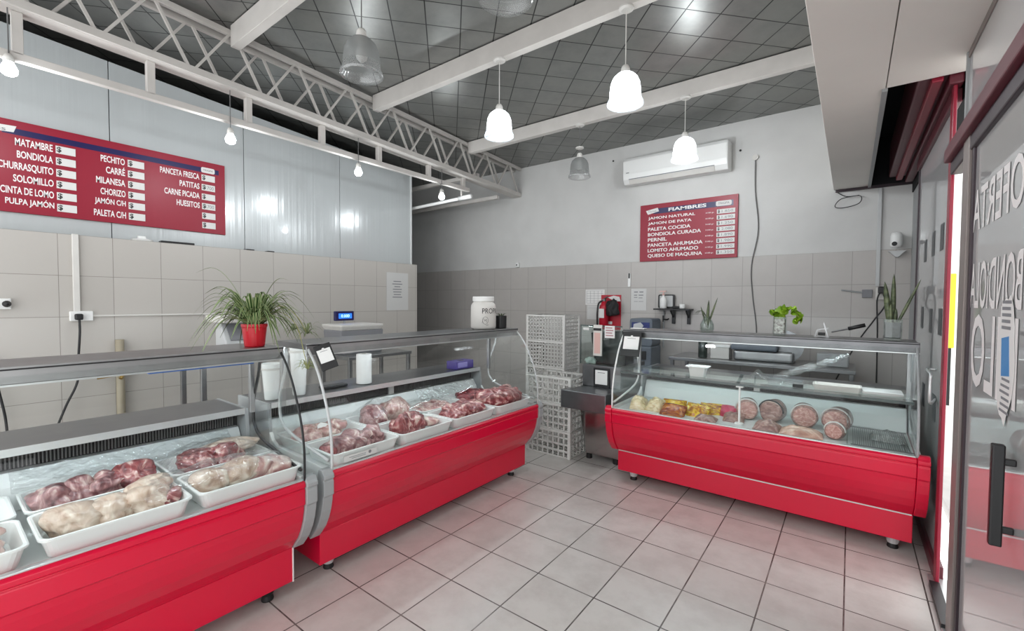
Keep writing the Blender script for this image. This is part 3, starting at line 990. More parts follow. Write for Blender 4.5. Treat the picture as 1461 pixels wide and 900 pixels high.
piece('marbled_heap', 'meat_red', 13, XR, ty1[1], XR - .01, ty1[1] + .135, Z0 + .075, .085, .085, .06, .2, 'marbled meat heap at the far end of the brownish red cuts', 'meat', None, 0, .4)
tray(XR, ty1[2], 'white tray of dark ribs under clear film, rear row by the glass seal')
fill(XR, ty1[2], 'rib_cut', 'meat_red', 4, .105, 'red rib cut in the film covered rear tray by the glass seal', 'red ribs under film', hz=.055, rows=2, spread=(.06, .12), elong=1.2, dy=-.02)
piece('fat_slab', 'meat_pale', 3, XR, ty1[2], XR - .05, ty1[2] + .09, Z0 + .10, .07, .13, .035, -.3, 'pale fat slab lying over the red ribs under film', 'meat', None, 0, .2)
# case by the crates
t_ = tray(XF, ty2[0], 'white tray with a printed sticker on its front, purplish pork inside')
fill(XF, ty2[0], 'pork_cut', 'meat_purple', 4, .115, 'purplish pork cut in the tray with the printed sticker', 'pork in the stickered tray', hz=.055, rows=1, spread=(0, .15), elong=.75, dx=-.02, dy=.04, heap=.0)
piece('dark_scrap', 'meat_dark', 7, XF, ty2[0], XF + .01, ty2[0] - .16, Z0 + .055, .05, .04, .035, 0, 'small dark red piece at the bumper end of the stickered tray', 'meat', None, 0, .3)
tray(XF, ty2[1], 'white tray of glossy dark red meat, second front tray from the grey bumpers')
fill(XF, ty2[1], 'red_meat_cut', 'meat_red', 3, .12, 'glossy dark red cut in the second front tray from the grey bumpers', 'dark red cuts in the second tray', hz=.075, rows=1, spread=(0, .10), elong=.85, heap=0, dx=-.02, dy=-.03)
piece('pale_strip', 'meat_pink', 17, XF, ty2[1], XF - .03, ty2[1] + .14, Z0 + .055, .08, .05, .03, .3, 'pale pink strip beside the glossy dark red cuts', 'meat', None, 0, .25)
tray(XF, ty2[2], 'white tray of small bright cuts, third front tray from the grey bumpers')
fill(XF, ty2[2], 'small_meat_cut', 'meat_red', 8, .10, 'small bright meat cut in the third front tray from the grey bumpers', 'small cuts in the third tray', hz=.05, rows=2, heap=.03)
tray(XF, ty2[3], 'white tray heaped with red meat at the end by the crates')
fill(XF, ty2[3], 'heaped_meat_cut', 'meat_red', 6, .14, 'red meat cut in the heaped front tray by the crates', 'cuts in the heaped tray', hz=.075, heap=.035, rows=2, spread=(.07, .12))
tray(XR, ty2[0], 'white tray of pink meat with a white tag, rear row by the bumpers')
fill(XR, ty2[0], 'tagged_meat_cut', 'meat_pink', 5, .1, 'pink meat cut in the rear tray holding the white tag', 'pink cuts by the white tag', hz=.045)
tray(XR, ty2[1], 'white tray with two big film wrapped joints, rear row')
piece('wrapped_joint', 'meat_purple', 3, XR, ty2[1], XR + .01, ty2[1] - .09, Z0 + .085, .105, .085, .08, .3, 'big pink wrapped joint closer to the grey bumpers', 'joint', 'big wrapped joints', 0, .25)
piece('wrapped_joint', 'meat_pink', 5, XR, ty2[1], XR - .02, ty2[1] + .10, Z0 + .09, .105, .11, .085, -.4, 'big pink wrapped joint closer to the crates', 'joint', 'big wrapped joints', 0, .25)
tray(XR, ty2[2], 'white tray of pale trimmings under film, third in the rear row')
fill(XR, ty2[2], 'pale_trimming', 'meat_pink', 4, .09, 'pale pink trimming in the third rear tray', 'pale trimmings', hz=.035)
tray(XR, ty2[3], 'white tray of thin dark red slices, rear row at the crate end')
fill(XR, ty2[3], 'dark_slice', 'meat_dark', 5, .09, 'dark red slice in the rear tray at the crate end', 'dark slices', hz=.04)
# sticker of the first front tray, its price tag
sb = MB().box(-2.0625, -2.0615, 1.30, 1.50, .63, .662)
o = sb.build('sticker', M['paper'], t_, world=True)
MB().lathe([(0, 0), (.009, 0), (.009, .0006), (0, .0006)], (-2.0612, 1.455, .65), 14, axis='x').box(-2.0615, -2.061, 1.33, 1.43, .648, .651).box(-2.0615, -2.061, 1.345, 1.43, .640, .643).build('sticker_print', M['ink_soft'], o, world=True)
tag(MB().prism([(0, 0), (.085, 0), (.07, .035), (.04, .05), (.012, .035)], 'y', -.001, .001).xform(Matrix.Translation((-2.49, 1.40, .70)) @ Matrix.Rotation(PI / 2, 4, 'Z') @ Matrix.Rotation(-.9, 4, 'X')).build('price_tag', M['paper']), 'small white tag lying on the pink meat of the rear tray', 'tag')

def film_sheet(x0, x1, y0, y1, zf, name, label, m='film', seed=0, nu=34, nv=34):
    def fn(u, v):
        x, y = x0 + (x1 - x0) * u, y0 + (y1 - y0) * v
        n = noise.fractal(Vector((x * 9, y * 9, seed)), 1, 2, 3) * .014
        return (x, y, zf(u, v) + n)
    o = MB().grid(fn, nu, nv).build(name, M[m], smooth=True)
    tag(o, label, 'plastic film')
dome = lambda a, b: (lambda u, v: a + b * math.sin(PI * u) ** .6 * math.sin(PI * v) ** .6)
film_sheet(-2.36, -2.09, .5, 1.07, dome(.70, .055), 'plastic_film', 'clear plastic film over the pale ribs by the black glass seal', seed=1)
film_sheet(-2.68, -2.38, .66, 1.07, dome(.70, .06), 'plastic_film', 'clear plastic film over the rear tray of red ribs', seed=2)
film_sheet(-2.67, -2.38, 1.70, 2.10, dome(.70, .11), 'plastic_film', 'clear plastic film over the two big joints', seed=3)
film_sheet(-2.66, -2.39, 2.13, 2.53, dome(.69, .03), 'plastic_film', 'clear plastic film over the pale trimmings', seed=4)
film_sheet(-2.70, -2.60, 2.3, 2.95, lambda u, v: .78 - .09 * u, 'plastic_sheet', 'crumpled white plastic sheet on the case riser by the purple carton', 'film_w', seed=5)
film_sheet(-2.71, -2.62, .2, 1.0, lambda u, v: .765 - .07 * u, 'plastic_sheet', 'crumpled white plastic sheet along the riser behind the ribs', 'film_w', seed=6)

# ================================================================ ON THE CASES
def ribbon(b, p0, dirv, length, droop, w, lift, n=12, fold=.25):
    """arching strap leaf: a dark middle between two pale margins"""
    d = Vector(dirv).normalized()
    side = d.cross(Vector((0, 0, 1)))
    side = side.normalized() if side.length > .01 else Vector((1, 0, 0))
    rows = []
    for i in range(n + 1):
        t = i / n
        h = d * (length * t) + Vector((0, 0, lift * math.sin(min(1, t * 1.2) * PI * .5) * length - droop * t * t * length))
        ww = w * (math.sin(PI * min(1, t * .9 + .1)) ** .5) * (1 - t) ** .35 + .0006
        p = Vector(p0) + h
        rows.append([p - side * ww, p - side * ww * .45 + Vector((0, 0, -ww * fold)), p + side * ww * .45 + Vector((0, 0, -ww * fold)), p + side * ww])
    for j, mi in ((0, 1), (1, 0), (2, 1)):
        b.cur = mi
        vs = [q for r in rows for q in (r[j], r[j + 1])]
        b.add(vs, [(2 * i, 2 * i + 1, 2 * i + 3, 2 * i + 2) for i in range(n)])
TOPZ = 1.2362
sp = thing('spider_plant', 'spider plant with arching striped leaves in a red pot on the case end', 'plant', (-2.36, 1.0, TOPZ))
MB().lathe([(0, 0), (.042, 0), (.045, .004), (.055, .095), (.058, .099), (.058, .112), (.053, .112), (.05, .095), (0, .095)], seg=28).build('pot', M['red_pot'], sp, smooth=False)
r_ = random.Random(5)
fo = MB()
for i in range(150):
    a = r_.uniform(0, 2 * PI)
    L = r_.uniform(.12, .25)
    up = r_.random() ** 1.4
    ribbon(fo, (.03 * math.cos(a), .03 * math.sin(a), .105), (math.cos(a), math.sin(a), 0), L * (1.1 - .55 * up), r_.uniform(.45, 1.15) * (1 - .45 * up), r_.uniform(.0055, .009), .5 + 1.15 * up)
for (a, L, lift, dr) in ((-2.1, .24, 1.35, .3), (-2.5, .24, 1.0, .35), (1.6, .24, .9, .3), (.9, .16, 1.6, .2), (1.3, .28, .95, .85), (-1.9, .28, .9, .9), (-1.2, .26, .9, .8), (1.7, .27, .8, .9), (-1.6, .28, .7, 1.0)):
    ribbon(fo, (0, 0, .105), (math.cos(a), math.sin(a), 0), L, dr, .009, lift)
fo.build('leaves', [M['green_a'], M['cream_leaf']], sp, smooth=True)
rn = MB()
rn.tube(curve_pts([(0, .02, .12), (.04, .10, .17), (.08, .17, .10), (.10, .2, -.05), (.105, .215, -.12)], 6), .002, 6)
rn.tube(curve_pts([(0, .02, .12), (.0, .12, .2), (.02, .2, .15), (.04, .25, .05)], 6), .002, 6)
rn.build('runner', M['stem_y'], sp, smooth=True)
for (cx, cy, cz, n, ll) in ((.105, .215, -.13, 22, .075), (.04, .25, .05, 26, .085), (.0, .2, .07, 22, .08)):
    pl = MB()
    for i in range(n):
        a = r_.uniform(0, 2 * PI)
        ribbon(pl, (cx, cy, cz), (math.cos(a), math.sin(a), 0), ll * r_.uniform(.5, 1), r_.uniform(.3, 1.0), .0035, r_.uniform(.3, 1.2), 8)
    pl.build('plantlet', [M['stem_y'] if cz < 0 else M['green_d'], M['cream_leaf']], sp, smooth=True)

# tip jar
j = thing('plastic_jar', 'white plastic tip jar with hand written black marker on the case top', 'jar', (-2.40, 2.785, TOPZ))
MB().lathe([(0, 0), (.085, 0), (.098, .008), (.103, .022), (.103, .175), (.098, .2), (.082, .222), (.08, .226)], seg=32, cap=True).build('body', M['offwhite'], j, smooth=True)
MB().lathe([(0, .226), (.082, .226), (.088, .23), (.088, .262), (.084, .266), (0, .266)], seg=32).build('lid', M['white'], j, smooth=False)
def wrap(b, r, ang0):
    for v in b.v:
        a = ang0 + v.x / r
        z = v.y
        v.x, v.y, v.z = r * math.cos(a), r * math.sin(a), z
    return b
wr = text_mb('PROPINA', .0, .2, .042)
for v in wr.v:
    v.y += .13
wrap(wr, .1037, -.95)
wr.build('handwriting', M['ink'], j)
dd = MB()
ring = [(.1040 * math.cos(-.70 + .22 * math.cos(t)), .1040 * math.sin(-.70 + .22 * math.cos(t)), .075 + .03 * math.sin(t)) for t in [2 * PI * k / 20 for k in range(20)]]
dd.tube(ring, .001, 5, closed=True)
for (a0, z0, a1, z1) in ((-.82, .09, -.74, .07), (-.74, .07, -.64, .085), (-.64, .085, -.6, .06), (-.95, .055, -.88, .095), (-.66, .035, -.46, .04)):
    dd.tube([(.104 * math.cos(a0 + (a1 - a0) * k / 5), .104 * math.sin(a0 + (a1 - a0) * k / 5), z0 + (z1 - z0) * k / 5) for k in range(6)], .0012, 5)
dd.build('marker_drawing', M['ink'], j)
cu = thing('small_black_pot', 'small black pot with a tiny dark plant beside the white jar', 'pot', (-2.38, 2.99, TOPZ))
MB().lathe([(0, 0), (.045, 0), (.048, .005), (.05, .105), (.046, .105), (.044, .09), (0, .09)], seg=22).build('cup', M['black'], cu)
lf = MB()
for i in range(9):
    a = i * .7
    ribbon(lf, (.01 * math.cos(a), .01 * math.sin(a), .09), (math.cos(a), math.sin(a), 0), .045, .2, .006, .9, 6)
lf.build('leaves', [M['green_d'], M['green_d']], cu, smooth=True)

def payment_stand(loc, rot, w, h, label):
    t = thing('payment_card_stand', label, 'card stand', loc, 0, 'black payment card holders', rot)
    B(-w / 2, w / 2, -.004, .004, 0, h).build('holder', M['black'], t, bevel=.004)
    B(-w * .4, w * .4, -.0055, -.004, h * .28, h * .80).build('card', M['white'], t)
    MB().lathe([(0, -.0055), (h * .05, -.0055), (h * .05, -.004), (0, -.004)], (0, 0, h * .80), 14, axis='y').build('card_tab', M['white'], t)
    b = MB()
    b.box(-w * .22, w * .22, -.0062, -.0055, h * .71, h * .725)
    b.build('lettering', M['ink_soft'], t)
    return t
payment_stand((-2.155, 1.285, 1.11), (R(-22), R(-18), R(66)), .085, .14, 'black holder with a white payment card, hooked on the case corner by the plant')
payment_stand((-1.405, 3.425, 1.03), (R(-20), 0, R(4)), .155, .205, 'black holder with a white payment card on the cold cuts case glass')

# ledge things
rl2 = thing('paper_roll', 'white paper towel roll standing on the service ledge', 'paper roll', (-2.80, 1.93, .866))
MB().lathe([(.018, 0), (.05, 0), (.053, .004), (.053, .21), (.05, .214), (.018, .214)], seg=32, cap=False).build('paper', M['paper'], rl2, smooth=False)
MB().lathe([(.016, 0), (.019, 0), (.019, .214), (.016, .214)], seg=20, cap=False).build('core', M['pipe_brown'], rl2)
tag(B(-2.87, -2.80, 1.62, 1.80, .866, .885).build('black_remote', M['black'], bevel=.005), 'flat black object on the ledge beside the paper roll', 'remote')
bx = thing('glove_carton', 'purple carton of gloves on the service ledge at the crate end', 'carton', (-2.78, 2.93, .866))
B(-2.84, -2.72, 2.80, 3.02, .866, .935).build('carton', M['purple'], bx, world=True, bevel=.003)
B(-2.7195, -2.719, 2.82, 2.94, .88, .925).build('front_print', M['lilac'], bx, world=True)
MB().lathe([(0, 0), (.03, 0), (.03, .001), (0, .001)], (-2.78, 2.91, .935), 18).build('opening', M['ink'], bx, world=True)
for y, lab in ((1.27, 'white plastic bucket on the ledge under the spider plant'), (1.44, 'tall white plastic bucket on the ledge between the two plant-side cases')):
    bk = thing('white_bucket', lab, 'bucket', (-2.78, y, .866))
    h = .21 if y < 1.3 else .30
    MB().lathe([(0, 0), (.034, 0), (.037, .004), (.053, h), (.057, h), (.057, h + .008), (.05, h + .008), (.034, .01), (0, .01)], seg=26).build('bucket', M['white'], bk, smooth=False)
    MB().lathe([(.051, h - .03), (.056, h - .03), (.058, h - .02), (.055, h - .016)], seg=26, cap=False).build('rim_band', M['offwhite'], bk)
tag(B(-2.3, -2.25, .55, .95, 1.165, 1.18).build('blue_strip', mat('blue label strip', '3E6FC0', .4), bevel=.002), 'blue label strip under the case top below the plant pot', 'strip')

# ---------------------------------------------------------------- cold cuts case contents
def C3(lx, ly, z=0):
    a = R(-.9)
    return (-1.50 + lx * math.cos(a) - ly * math.sin(a), 3.445 + lx * math.sin(a) + ly * math.cos(a), z)
def pouch(b, w, d, h, seed, puff=.5):
    def top(u, v):
        e = (math.sin(PI * u) * math.sin(PI * v)) ** .45
        n = noise.noise(Vector((u * 5, v * 5, seed))) * .25
        return ((u - .5) * w, (v - .5) * d, h * (.12 + e * (.8 + n)))
    b.grid(top, 14, 12)
    b.grid(lambda u, v: ((u - .5) * w, (v - .5) * d, h * .02), 2, 2)
    return b
def pack(name, m, x, y, w, d, h, tilt, rz, label, cat, group=None, seed=1):
    o = pouch(MB(), w, d, h, seed).build(name, M[m], smooth=True)
    place(o, Matrix.Translation((x, y, Z0 + .004)) @ Matrix.Rotation(rz, 4, 'Z') @ Matrix.Rotation(tilt, 4, 'X'))
    tag(o, label, cat, group)
    return o
pack('cheese_pack', 'cheese', -1.36, 3.52, 0.134, 0.168, 0.101, 0.425, .2, 'wrapped pale cheese pack at the white trim end of the case', 'cheese', 'wrapped cheese packs')
pack('cheese_pack', 'cheese', -1.22, 3.54, 0.134, 0.168, 0.101, 0.425, -.1, 'wrapped pale cheese pack beside the amber pouch', 'cheese', 'wrapped cheese packs', 2)
pack('snack_pouch', 'amber_pack', -1.07, 3.46, 0.19, 0.168, 0.0675, 0.765, -.1, 'amber brown pouch leaning in front of the gold pouches', 'pouch', 'shiny pouches', 3)
pack('snack_pouch', 'gold_pack', -1.10, 3.60, 0.179, 0.168, 0.081, 1, .1, 'gold pouch behind the amber pouch', 'pouch', 'shiny pouches', 4)
pack('snack_pouch', 'gold_pack', -.92, 3.56, 0.179, 0.18, 0.0675, 0.85, -.15, 'gold pouch in the middle, between amber pouch and cold cuts', 'pouch', 'shiny pouches', 5)
pack('snack_pouch', 'gold_pack', -.84, 3.70, 0.168, 0.144, 0.0675, 1, .2, 'gold pouch closest to the pink pack', 'pouch', 'shiny pouches', 6)
pack('cold_cut_pack', 'ham', -.82, 3.42, .15, .11, .045, .1, .0, 'flat wrapped meat pack in front of the gold pouches', 'meat pack', 'flat meat packs', 7)
pack('cold_cut_pack', 'ham', -.66, 3.56, .14, .13, .06, .3, .1, 'flat wrapped meat pack below the pink pack', 'meat pack', 'flat meat packs', 8)
pack('printed_pack', 'pink_pack', -.70, 3.70, 0.168, 0.144, 0.081, 1, -.05, 'pink printed pack of sliced meat behind the shelf post', 'meat pack', None, 9)
def ham(x, y, r, ln, rz, label, seed, strap=None, tilt=0.0, m='ham'):
    t = thing('wrapped_ham', label, 'ham', (x, y, Z0), rz, 'wrapped hams in the cold cuts case')
    pr = [(0, -ln / 2), (r * .86, -ln / 2), (r * .97, -ln / 2 + .012), (r, -ln / 2 + .03), (r * 1.02, 0), (r * .97, ln / 2 - .04), (r * .7, ln / 2 - .01), (0, ln / 2)]
    b = MB().lathe(pr, (0, 0, r * .95), 28, axis='y')
    for v in b.v:
        n = noise.noise(Vector((v.x * 18 + seed * 4, v.y * 18, v.z * 18))) * .006
        v.x += n; v.z += n
        v.z = max(v.z, .003)
    b.build('ham_body', M[m], t, smooth=True)
    MB().lathe([(0, -ln / 2 - .0015), (r * .80, -ln / 2 - .0015), (r * .82, -ln / 2), (0, -ln / 2 + .001)], (0, 0, r * .95), 28, axis='y').build('cut_face', M['ham_face'] if strap != 'dark' else M['ham'], t)
    ringp = [(r * 1.03 * math.cos(q), -ln / 2 + .022, r * .95 + r * 1.03 * math.sin(q)) for q in [PI * k / 16 for k in range(17)]]
    MB().tube(ringp, .006, 6).build('casing_edge', M['black'] if strap == 'dark' else M['paper_g'], t, smooth=True)
    return t
ham(-.60, 3.72, .075, .16, R(8), 'wrapped ham directly behind the white shelf post', 1)
ham(-.43, 3.75, .078, .16, R(-12), 'wrapped ham with a dark casing edge behind the small packed slab', 2, 'dark')
ham(-.24, 3.73, .08, .16, R(4), 'wrapped round ham behind the pale flat slab', 3)
ham(-.05, 3.73, .08, .18, R(-10), 'wrapped dark ham next to the glass divider', 4, m='ham')
ham(-.055, 3.50, .054, .10, R(-14), 'small cut ham lying in front of the dark ham by the divider', 5)
pack('bacon_slab', 'slab', -.24, 3.43, .24, .13, .06, .08, .05, 'long pale bacon slab at the front of the cold cuts case', 'bacon', None, 11)
pack('sliced_slab', 'ham', -.43, 3.44, .16, .13, .07, .1, -.1, 'small packed dark slab beside the white shelf post base', 'meat pack', None, 12)
dv = C3(1.50, .18)
tag(B(-.003, .003, -.20, .22, 0, .13).build('glass_divider', M['shelf_glass']), 'upright clear divider beside the dark ham', 'divider').location = (dv[0], dv[1], Z0)
o = pouch(MB(), .17, .15, .07, 21).build('clear_bag', M['film_w'], smooth=True)
place(o, Matrix.Translation((.2, 3.62, Z0 + .004)))
tag(o, 'crumpled clear bag alone on the deck near the shop window', 'bag')
gr_ = MB()
for k in range(26):
    x = .03 + k * .0105
    gr_.box(x, x + .004, 3.40, 3.9, 0, .006)
gr_.box(.02, .31, 3.40, 3.41, 0, .006).box(.02, .31, 3.89, 3.90, 0, .006)
o = gr_.build('wire_rack', M['steel'])
o.location = (0, 0, Z0)
tag(o, 'bare metal grid rack on the empty end of the cold cuts case', 'rack')
SH = .8975
tb = thing('plastic_tub', 'small white plastic tub on the glass shelf', 'tub', (-.93, 3.62, SH))
MB().loft([rrect(.05, .04, .012, 0), rrect(.062, .05, .014, .07), rrect(.082, .066, .014, .071), rrect(.082, .066, .014, .078), rrect(.06, .048, .014, .078), rrect(.048, .038, .012, .006)]).build('tub_body', M['white'], tb)
tb.rotation_euler = (0, 0, 0)
def crumple(name, pts, r, label, m='film_w', seed=1):
    P = curve_pts(pts, 8)
    b = MB()
    n = len(P)
    rr = [r * (.75 + .5 * abs(noise.noise(Vector((i * .7, seed, 0))))) * (.6 + .4 * math.sin(PI * i / (n - 1))) for i in range(n)]
    b.tube(P, rr, 14)
    for v in b.v:
        q = noise.noise_vector(v * 45 + Vector((seed, 0, 0))) * .012
        v += q
        v.z = max(v.z, SH + .002)
    o = b.build(name, M[m], smooth=False)
    tag(o, label, 'plastic')
crumple('plastic_twist', [(-.42, 3.70, .93), (-.36, 3.68, .96), (-.18, 3.68, 1.04), (.0, 3.70, 1.13)], .03, 'twisted clear plastic strip slanting up from the glass shelf', seed=3)
film_sheet(-.62, -.22, 3.55, 3.75, lambda u, v: SH + .012 + .09 * max(0, 1 - abs(u - .25) * 5) * (1 - abs(v - .5)), 'plastic_film', 'peaked sheet of clear plastic on the glass shelf', 'film_w', seed=8)
tag(MB().loft([rrect(.12, .06, .01, 0), rrect(.13, .068, .012, .035), rrect(.125, .063, .012, .035), rrect(.115, .055, .01, .005)]).build('shelf_tray', M['offwhite']), 'shallow white tray on the glass shelf beside the twisted plastic', 'tray').location = (-.06, 3.62, SH)
tag(B(-.1, .1, -.08, .08, 0, .018).build('paper_stack', M['paper'], bevel=.003), 'flat white papers on the glass shelf near the window', 'papers').location = (.17, 3.66, SH)
tag(B(-.03, .03, -.015, .015, 0, .022).build('black_clip', M['black'], bevel=.003), 'small black clip on the glass shelf beside the plastic twist', 'clip').location = (-.27, 3.55, SH)

# top of the cold cuts case
v = thing('glass_jar_plant', 'yellow-green leafy cutting in a pebble filled glass on the case top', 'plant', (-.40, 3.70, TOPZ))
MB().loft([rrect(.036, .036, .012, 0), rrect(.04, .04, .013, .01), rrect(.04, .04, .013, .13), rrect(.037, .037, .012, .13), rrect(.034, .034, .01, .012)]).build('glass', M['clear_jar'], v)
MB().loft([rrect(.033, .033, .01, .013), rrect(.036, .036, .01, .115)]).build('pebbles', M['pebble'], v)
lv = MB()
r_ = random.Random(8)
stem = curve_pts([(0, 0, .1), (.0, -.01, .17), (.05, -.01, .19), (.1, -.015, .16), (.115, -.015, .10)], 5)
stem2 = curve_pts([(0, 0, .1), (-.02, 0, .15), (-.045, -.01, .16)], 5)
def heart(b, p, size, yaw, pitch):
    pts = []
    for k in range(14):
        t = 2 * PI * k / 14
        pts.append(Vector((size * .5 * math.sin(t) * (1 - .25 * math.cos(t)), size * .55 * math.cos(t), -.15 * size * abs(math.sin(t)))))
    m = Matrix.Translation(p) @ Matrix.Rotation(yaw, 4, 'Z') @ Matrix.Rotation(pitch, 4, 'X')
    vs = [m @ Vector((0, 0, .1 * size))] + [m @ q for q in pts]
    b.add(vs, [(0, 1 + k, 1 + (k + 1) % 14) for k in range(14)])
for i, p in enumerate(stem[3:]):
    for q in range(2):
        heart(lv, Vector(p) + Vector((r_.uniform(-.02, .02), r_.uniform(-.02, .02), r_.uniform(-.012, .012))), r_.uniform(.035, .055), r_.uniform(0, 6), r_.uniform(.3, 1.6))
for p in stem2[2:]:
    for q in range(2):
        heart(lv, Vector(p) + Vector((r_.uniform(-.02, .02), r_.uniform(-.02, .02), r_.uniform(-.01, .02))), r_.uniform(.03, .045), r_.uniform(0, 6), r_.uniform(.3, 1.6))
lv.build('leaves', M['green_y'], v, smooth=True)
MB().tube(stem, .0025, 6).tube(stem2, .0025, 6).build('stem', M['stem_y'], v, smooth=True)
v = thing('snake_plant', 'tall snake plant in a square glass pot of grey gravel by the shop window', 'plant', (.215, 3.72, TOPZ))
MB().loft([rrect(.044, .044, .008, 0), rrect(.046, .046, .008, .13), rrect(.042, .042, .008, .13), rrect(.04, .04, .008, .01)]).build('glass_pot', M['clear_jar'], v)
MB().loft([rrect(.039, .039, .008, .012), rrect(.041, .041, .008, .11)]).build('gravel', M['stone'], v)
sn = MB()
def blade(b, p, q, w, tw):
    p, q = Vector(p), Vector(q)
    n = 10
    d = (q - p).normalized()
    s = d.cross(Vector((math.sin(tw), math.cos(tw), 0))).normalized()
    nn = d.cross(s)
    vs = []
    for i in range(n + 1):
        t = i / n
        ww = w * (math.sin(PI * (t * .8 + .2)) ** .6 if t < 1 else .02)
        c = p.lerp(q, t)
        vs += [c - s * ww, c - nn * ww * .35, c + s * ww, c + nn * ww * .2]
    fs = []
    for i in range(n):
        for k in range(4):
            l = (k + 1) % 4
            fs.append((4 * i + k, 4 * i + l, 4 * i + 4 + l, 4 * i + 4 + k))
    b.add(vs, fs)
blade(sn, (-.015, 0, .1), (-.045, 0, .37), .017, .2)
blade(sn, (.0, .01, .1), (.0, .02, .42), .014, .1)
blade(sn, (.02, -.01, .1), (.125, -.02, .38), .009, .3)
blade(sn, (.012, .0, .1), (.015, 0, .2), .01, .0)
blade(sn, (-.01, -.015, .1), (-.012, -.02, .23), .01, .0)
sn.build('leaves', M['green_d'], v, smooth=True)
v = thing('glass_vase_plant', 'clear glass vase with dark upright leaves beside the black wall shelf', 'plant', (-.90, 3.74, TOPZ))
MB().lathe([(0, 0), (.045, 0), (.052, .02), (.05, .06), (.03, .1), (.028, .12), (.026, .12), (.028, .1), (.047, .06), (.048, .02), (0, .008)], seg=24).build('vase', M['clear_jar'], v, smooth=True)
sn = MB()
blade(sn, (0, 0, .03), (.01, 0, .25), .012, .0)
blade(sn, (.0, 0, .03), (.075, 0, .27), .008, .2)
blade(sn, (.0, 0, .03), (-.05, .0, .2), .007, .1)
for i in range(10):
    a = 2.6 + i * .12
    ribbon(sn, (0, 0, .1), (math.cos(a), math.sin(a), 0), .1, .7, .004, 1.0, 8)
sn.build('leaves', [M['green_d'], M['green_d']], v, smooth=True)
MB().lathe([(0, .01), (.044, .012), (.046, .05), (0, .05)], seg=20).build('water', M['film'], v, smooth=True)
v = thing('hand_slicer', 'small metal hand tool with a black grip lying on the case top', 'tool', (-.06, 3.74, TOPZ))
MB().tube([(-.04, 0, .035), (.05, 0, .06)], .006, 8).build('shaft', M['steel'], v)
MB().tube([(.05, 0, .06), (.14, 0, .088)], .013, 10).build('grip', M['black'], v, smooth=True)
MB().box(-.14, -.05, -.02, .02, .0, .004).bar((-.13, 0, .004), (-.12, 0, .045), .005).bar((-.12, 0, .045), (-.055, 0, .06), .005).bar((-.06, 0, .0), (-.085, 0, .095), .006, .008).build('jaw', M['steel'], v)
B(-.115, -.075, -.012, .012, .008, .028).build('clamp', M['black'], v, bevel=.003)
tag(B(-.07, .05, -.03, .03, 0, .008).build('flat_tag', M['paper'], bevel=.002), 'folded white paper on the corner of the cold cuts case top', 'paper').location = (-1.40, 3.62, TOPZ + .004)

# ================================================================ MENU BOARDS
def slot(par, m, w, h, price, base):
    s = B(0, w, 0, h, 0, .004).xform(m).build('price_slot', M['slot'], par, world=True)
    text_mb('$', .02, None, h * .78).xform(m @ Matrix.Translation((w * .05, h * .11, .0042))).build('dollar_sign', M['ink'], s, world=True)
    if price:
        text_mb(price, .0, w * .62, h * .55).xform(m @ Matrix.Translation((w * .27, h * .22, .0042))).build('price', M['ink_soft'], s, world=True)
XB = -5.108
mb = thing('menu_board', 'large red meat price board in three columns on the cold room panels', 'menu board', (XB, 1, 2.1))
B(-5.129, XB, .05, 1.90, 2.124, 2.82).build('panel', M['board_red'], mb, world=True, bevel=.002)
B(XB, XB + .0012, .40, 1.845, 2.712, 2.758).build('stripe', M['navy'], mb, world=True)
MB().prism([(.14, 2.70), (.46, 2.727), (.475, 2.775), (.15, 2.755)], 'x', XB + .001, XB + .004).build('logo_badge', M['paper'], mb, world=True)
text_mb('Carnes', .0, .2, .03).xform(on_left(.22, 2.727, XB + .0045)).build('badge_script', M['ink_soft'], mb, world=True)
MB().prism([(p[0], p[1]) for p in rrect(.058, .026, .014, 0, 4, 1.75, 2.737)], 'x', XB + .001, XB + .004).build('round_badge', M['paper'], mb, world=True)
text_mb('TRIGPA', .01, .085, .016).xform(on_left(1.707, 2.729, XB + .0045)).build('badge_lettering', M['ink_soft'], mb, world=True)
zr = [2.634 - .0925 * k for k in range(6)]
cols = [(.684, .668, [('MATAMBRE', .465), ('BONDIOLA', .473), ('CHURRASQUITO', .375), ('SOLOMILLO', .450), ('CINTA DE LOMO', .383), ('PULPA JAMÓN', .406)]),
        (1.132, 1.113, [('PECHITO', .954), ('CARRÉ', .986), ('MILANESA', .922), ('CHORIZO', .948), ('JAMÓN C/H', .91), ('PALETA C/H', .903)]),
        (1.694, 1.676, [('PANCETA FRESCA', 1.363), ('PATITAS', 1.513), ('CARNE PICADA', 1.393), ('HUESITOS', 1.487), None, None])]
for ci, (ys_, yr, rows) in enumerate(cols):
    for k, row in enumerate(rows):
        slot(mb, on_left(ys_, zr[k] - .004, XB), .115, .06, {(2, 1): '1700', (2, 3): '1700'}.get((ci, k)), 0)
        if row:
            hh = .056 + (.016 if 'Ó' in row[0] or 'É' in row[0] else 0) + (.01 if 'Q' in row[0] else 0)
            text_mb(row[0], .022, yr - row[1], hh).xform(on_left(row[1], zr[k] - (.009 if 'Q' in row[0] else 0), XB)).build('lettering', M['letter'], mb, world=True)
YB = 5.572
fb = thing('menu_board', 'smaller red price board headed FIAMBRES below the air conditioner', 'menu board', (-1.6, YB, 1.98))
B(-2.168, -1.036, YB, 5.594, 1.977, 2.687).build('panel', M['board_red'], fb, world=True, bevel=.002)
B(-2.0, -1.085, YB - .0012, YB, 2.565, 2.63).build('stripe', M['navy'], fb, world=True)
text_mb('FIAMBRES', .03, .44, .042).xform(on_back(-1.813, 2.579, YB - .0012)).build('heading', M['letter'], fb, world=True)
MB().prism([(-2.095, 2.612), (-2.07, 2.562), (-1.93, 2.592), (-1.945, 2.638)], 'y', YB - .004, YB - .001).build('logo_badge', M['paper'], fb, world=True)
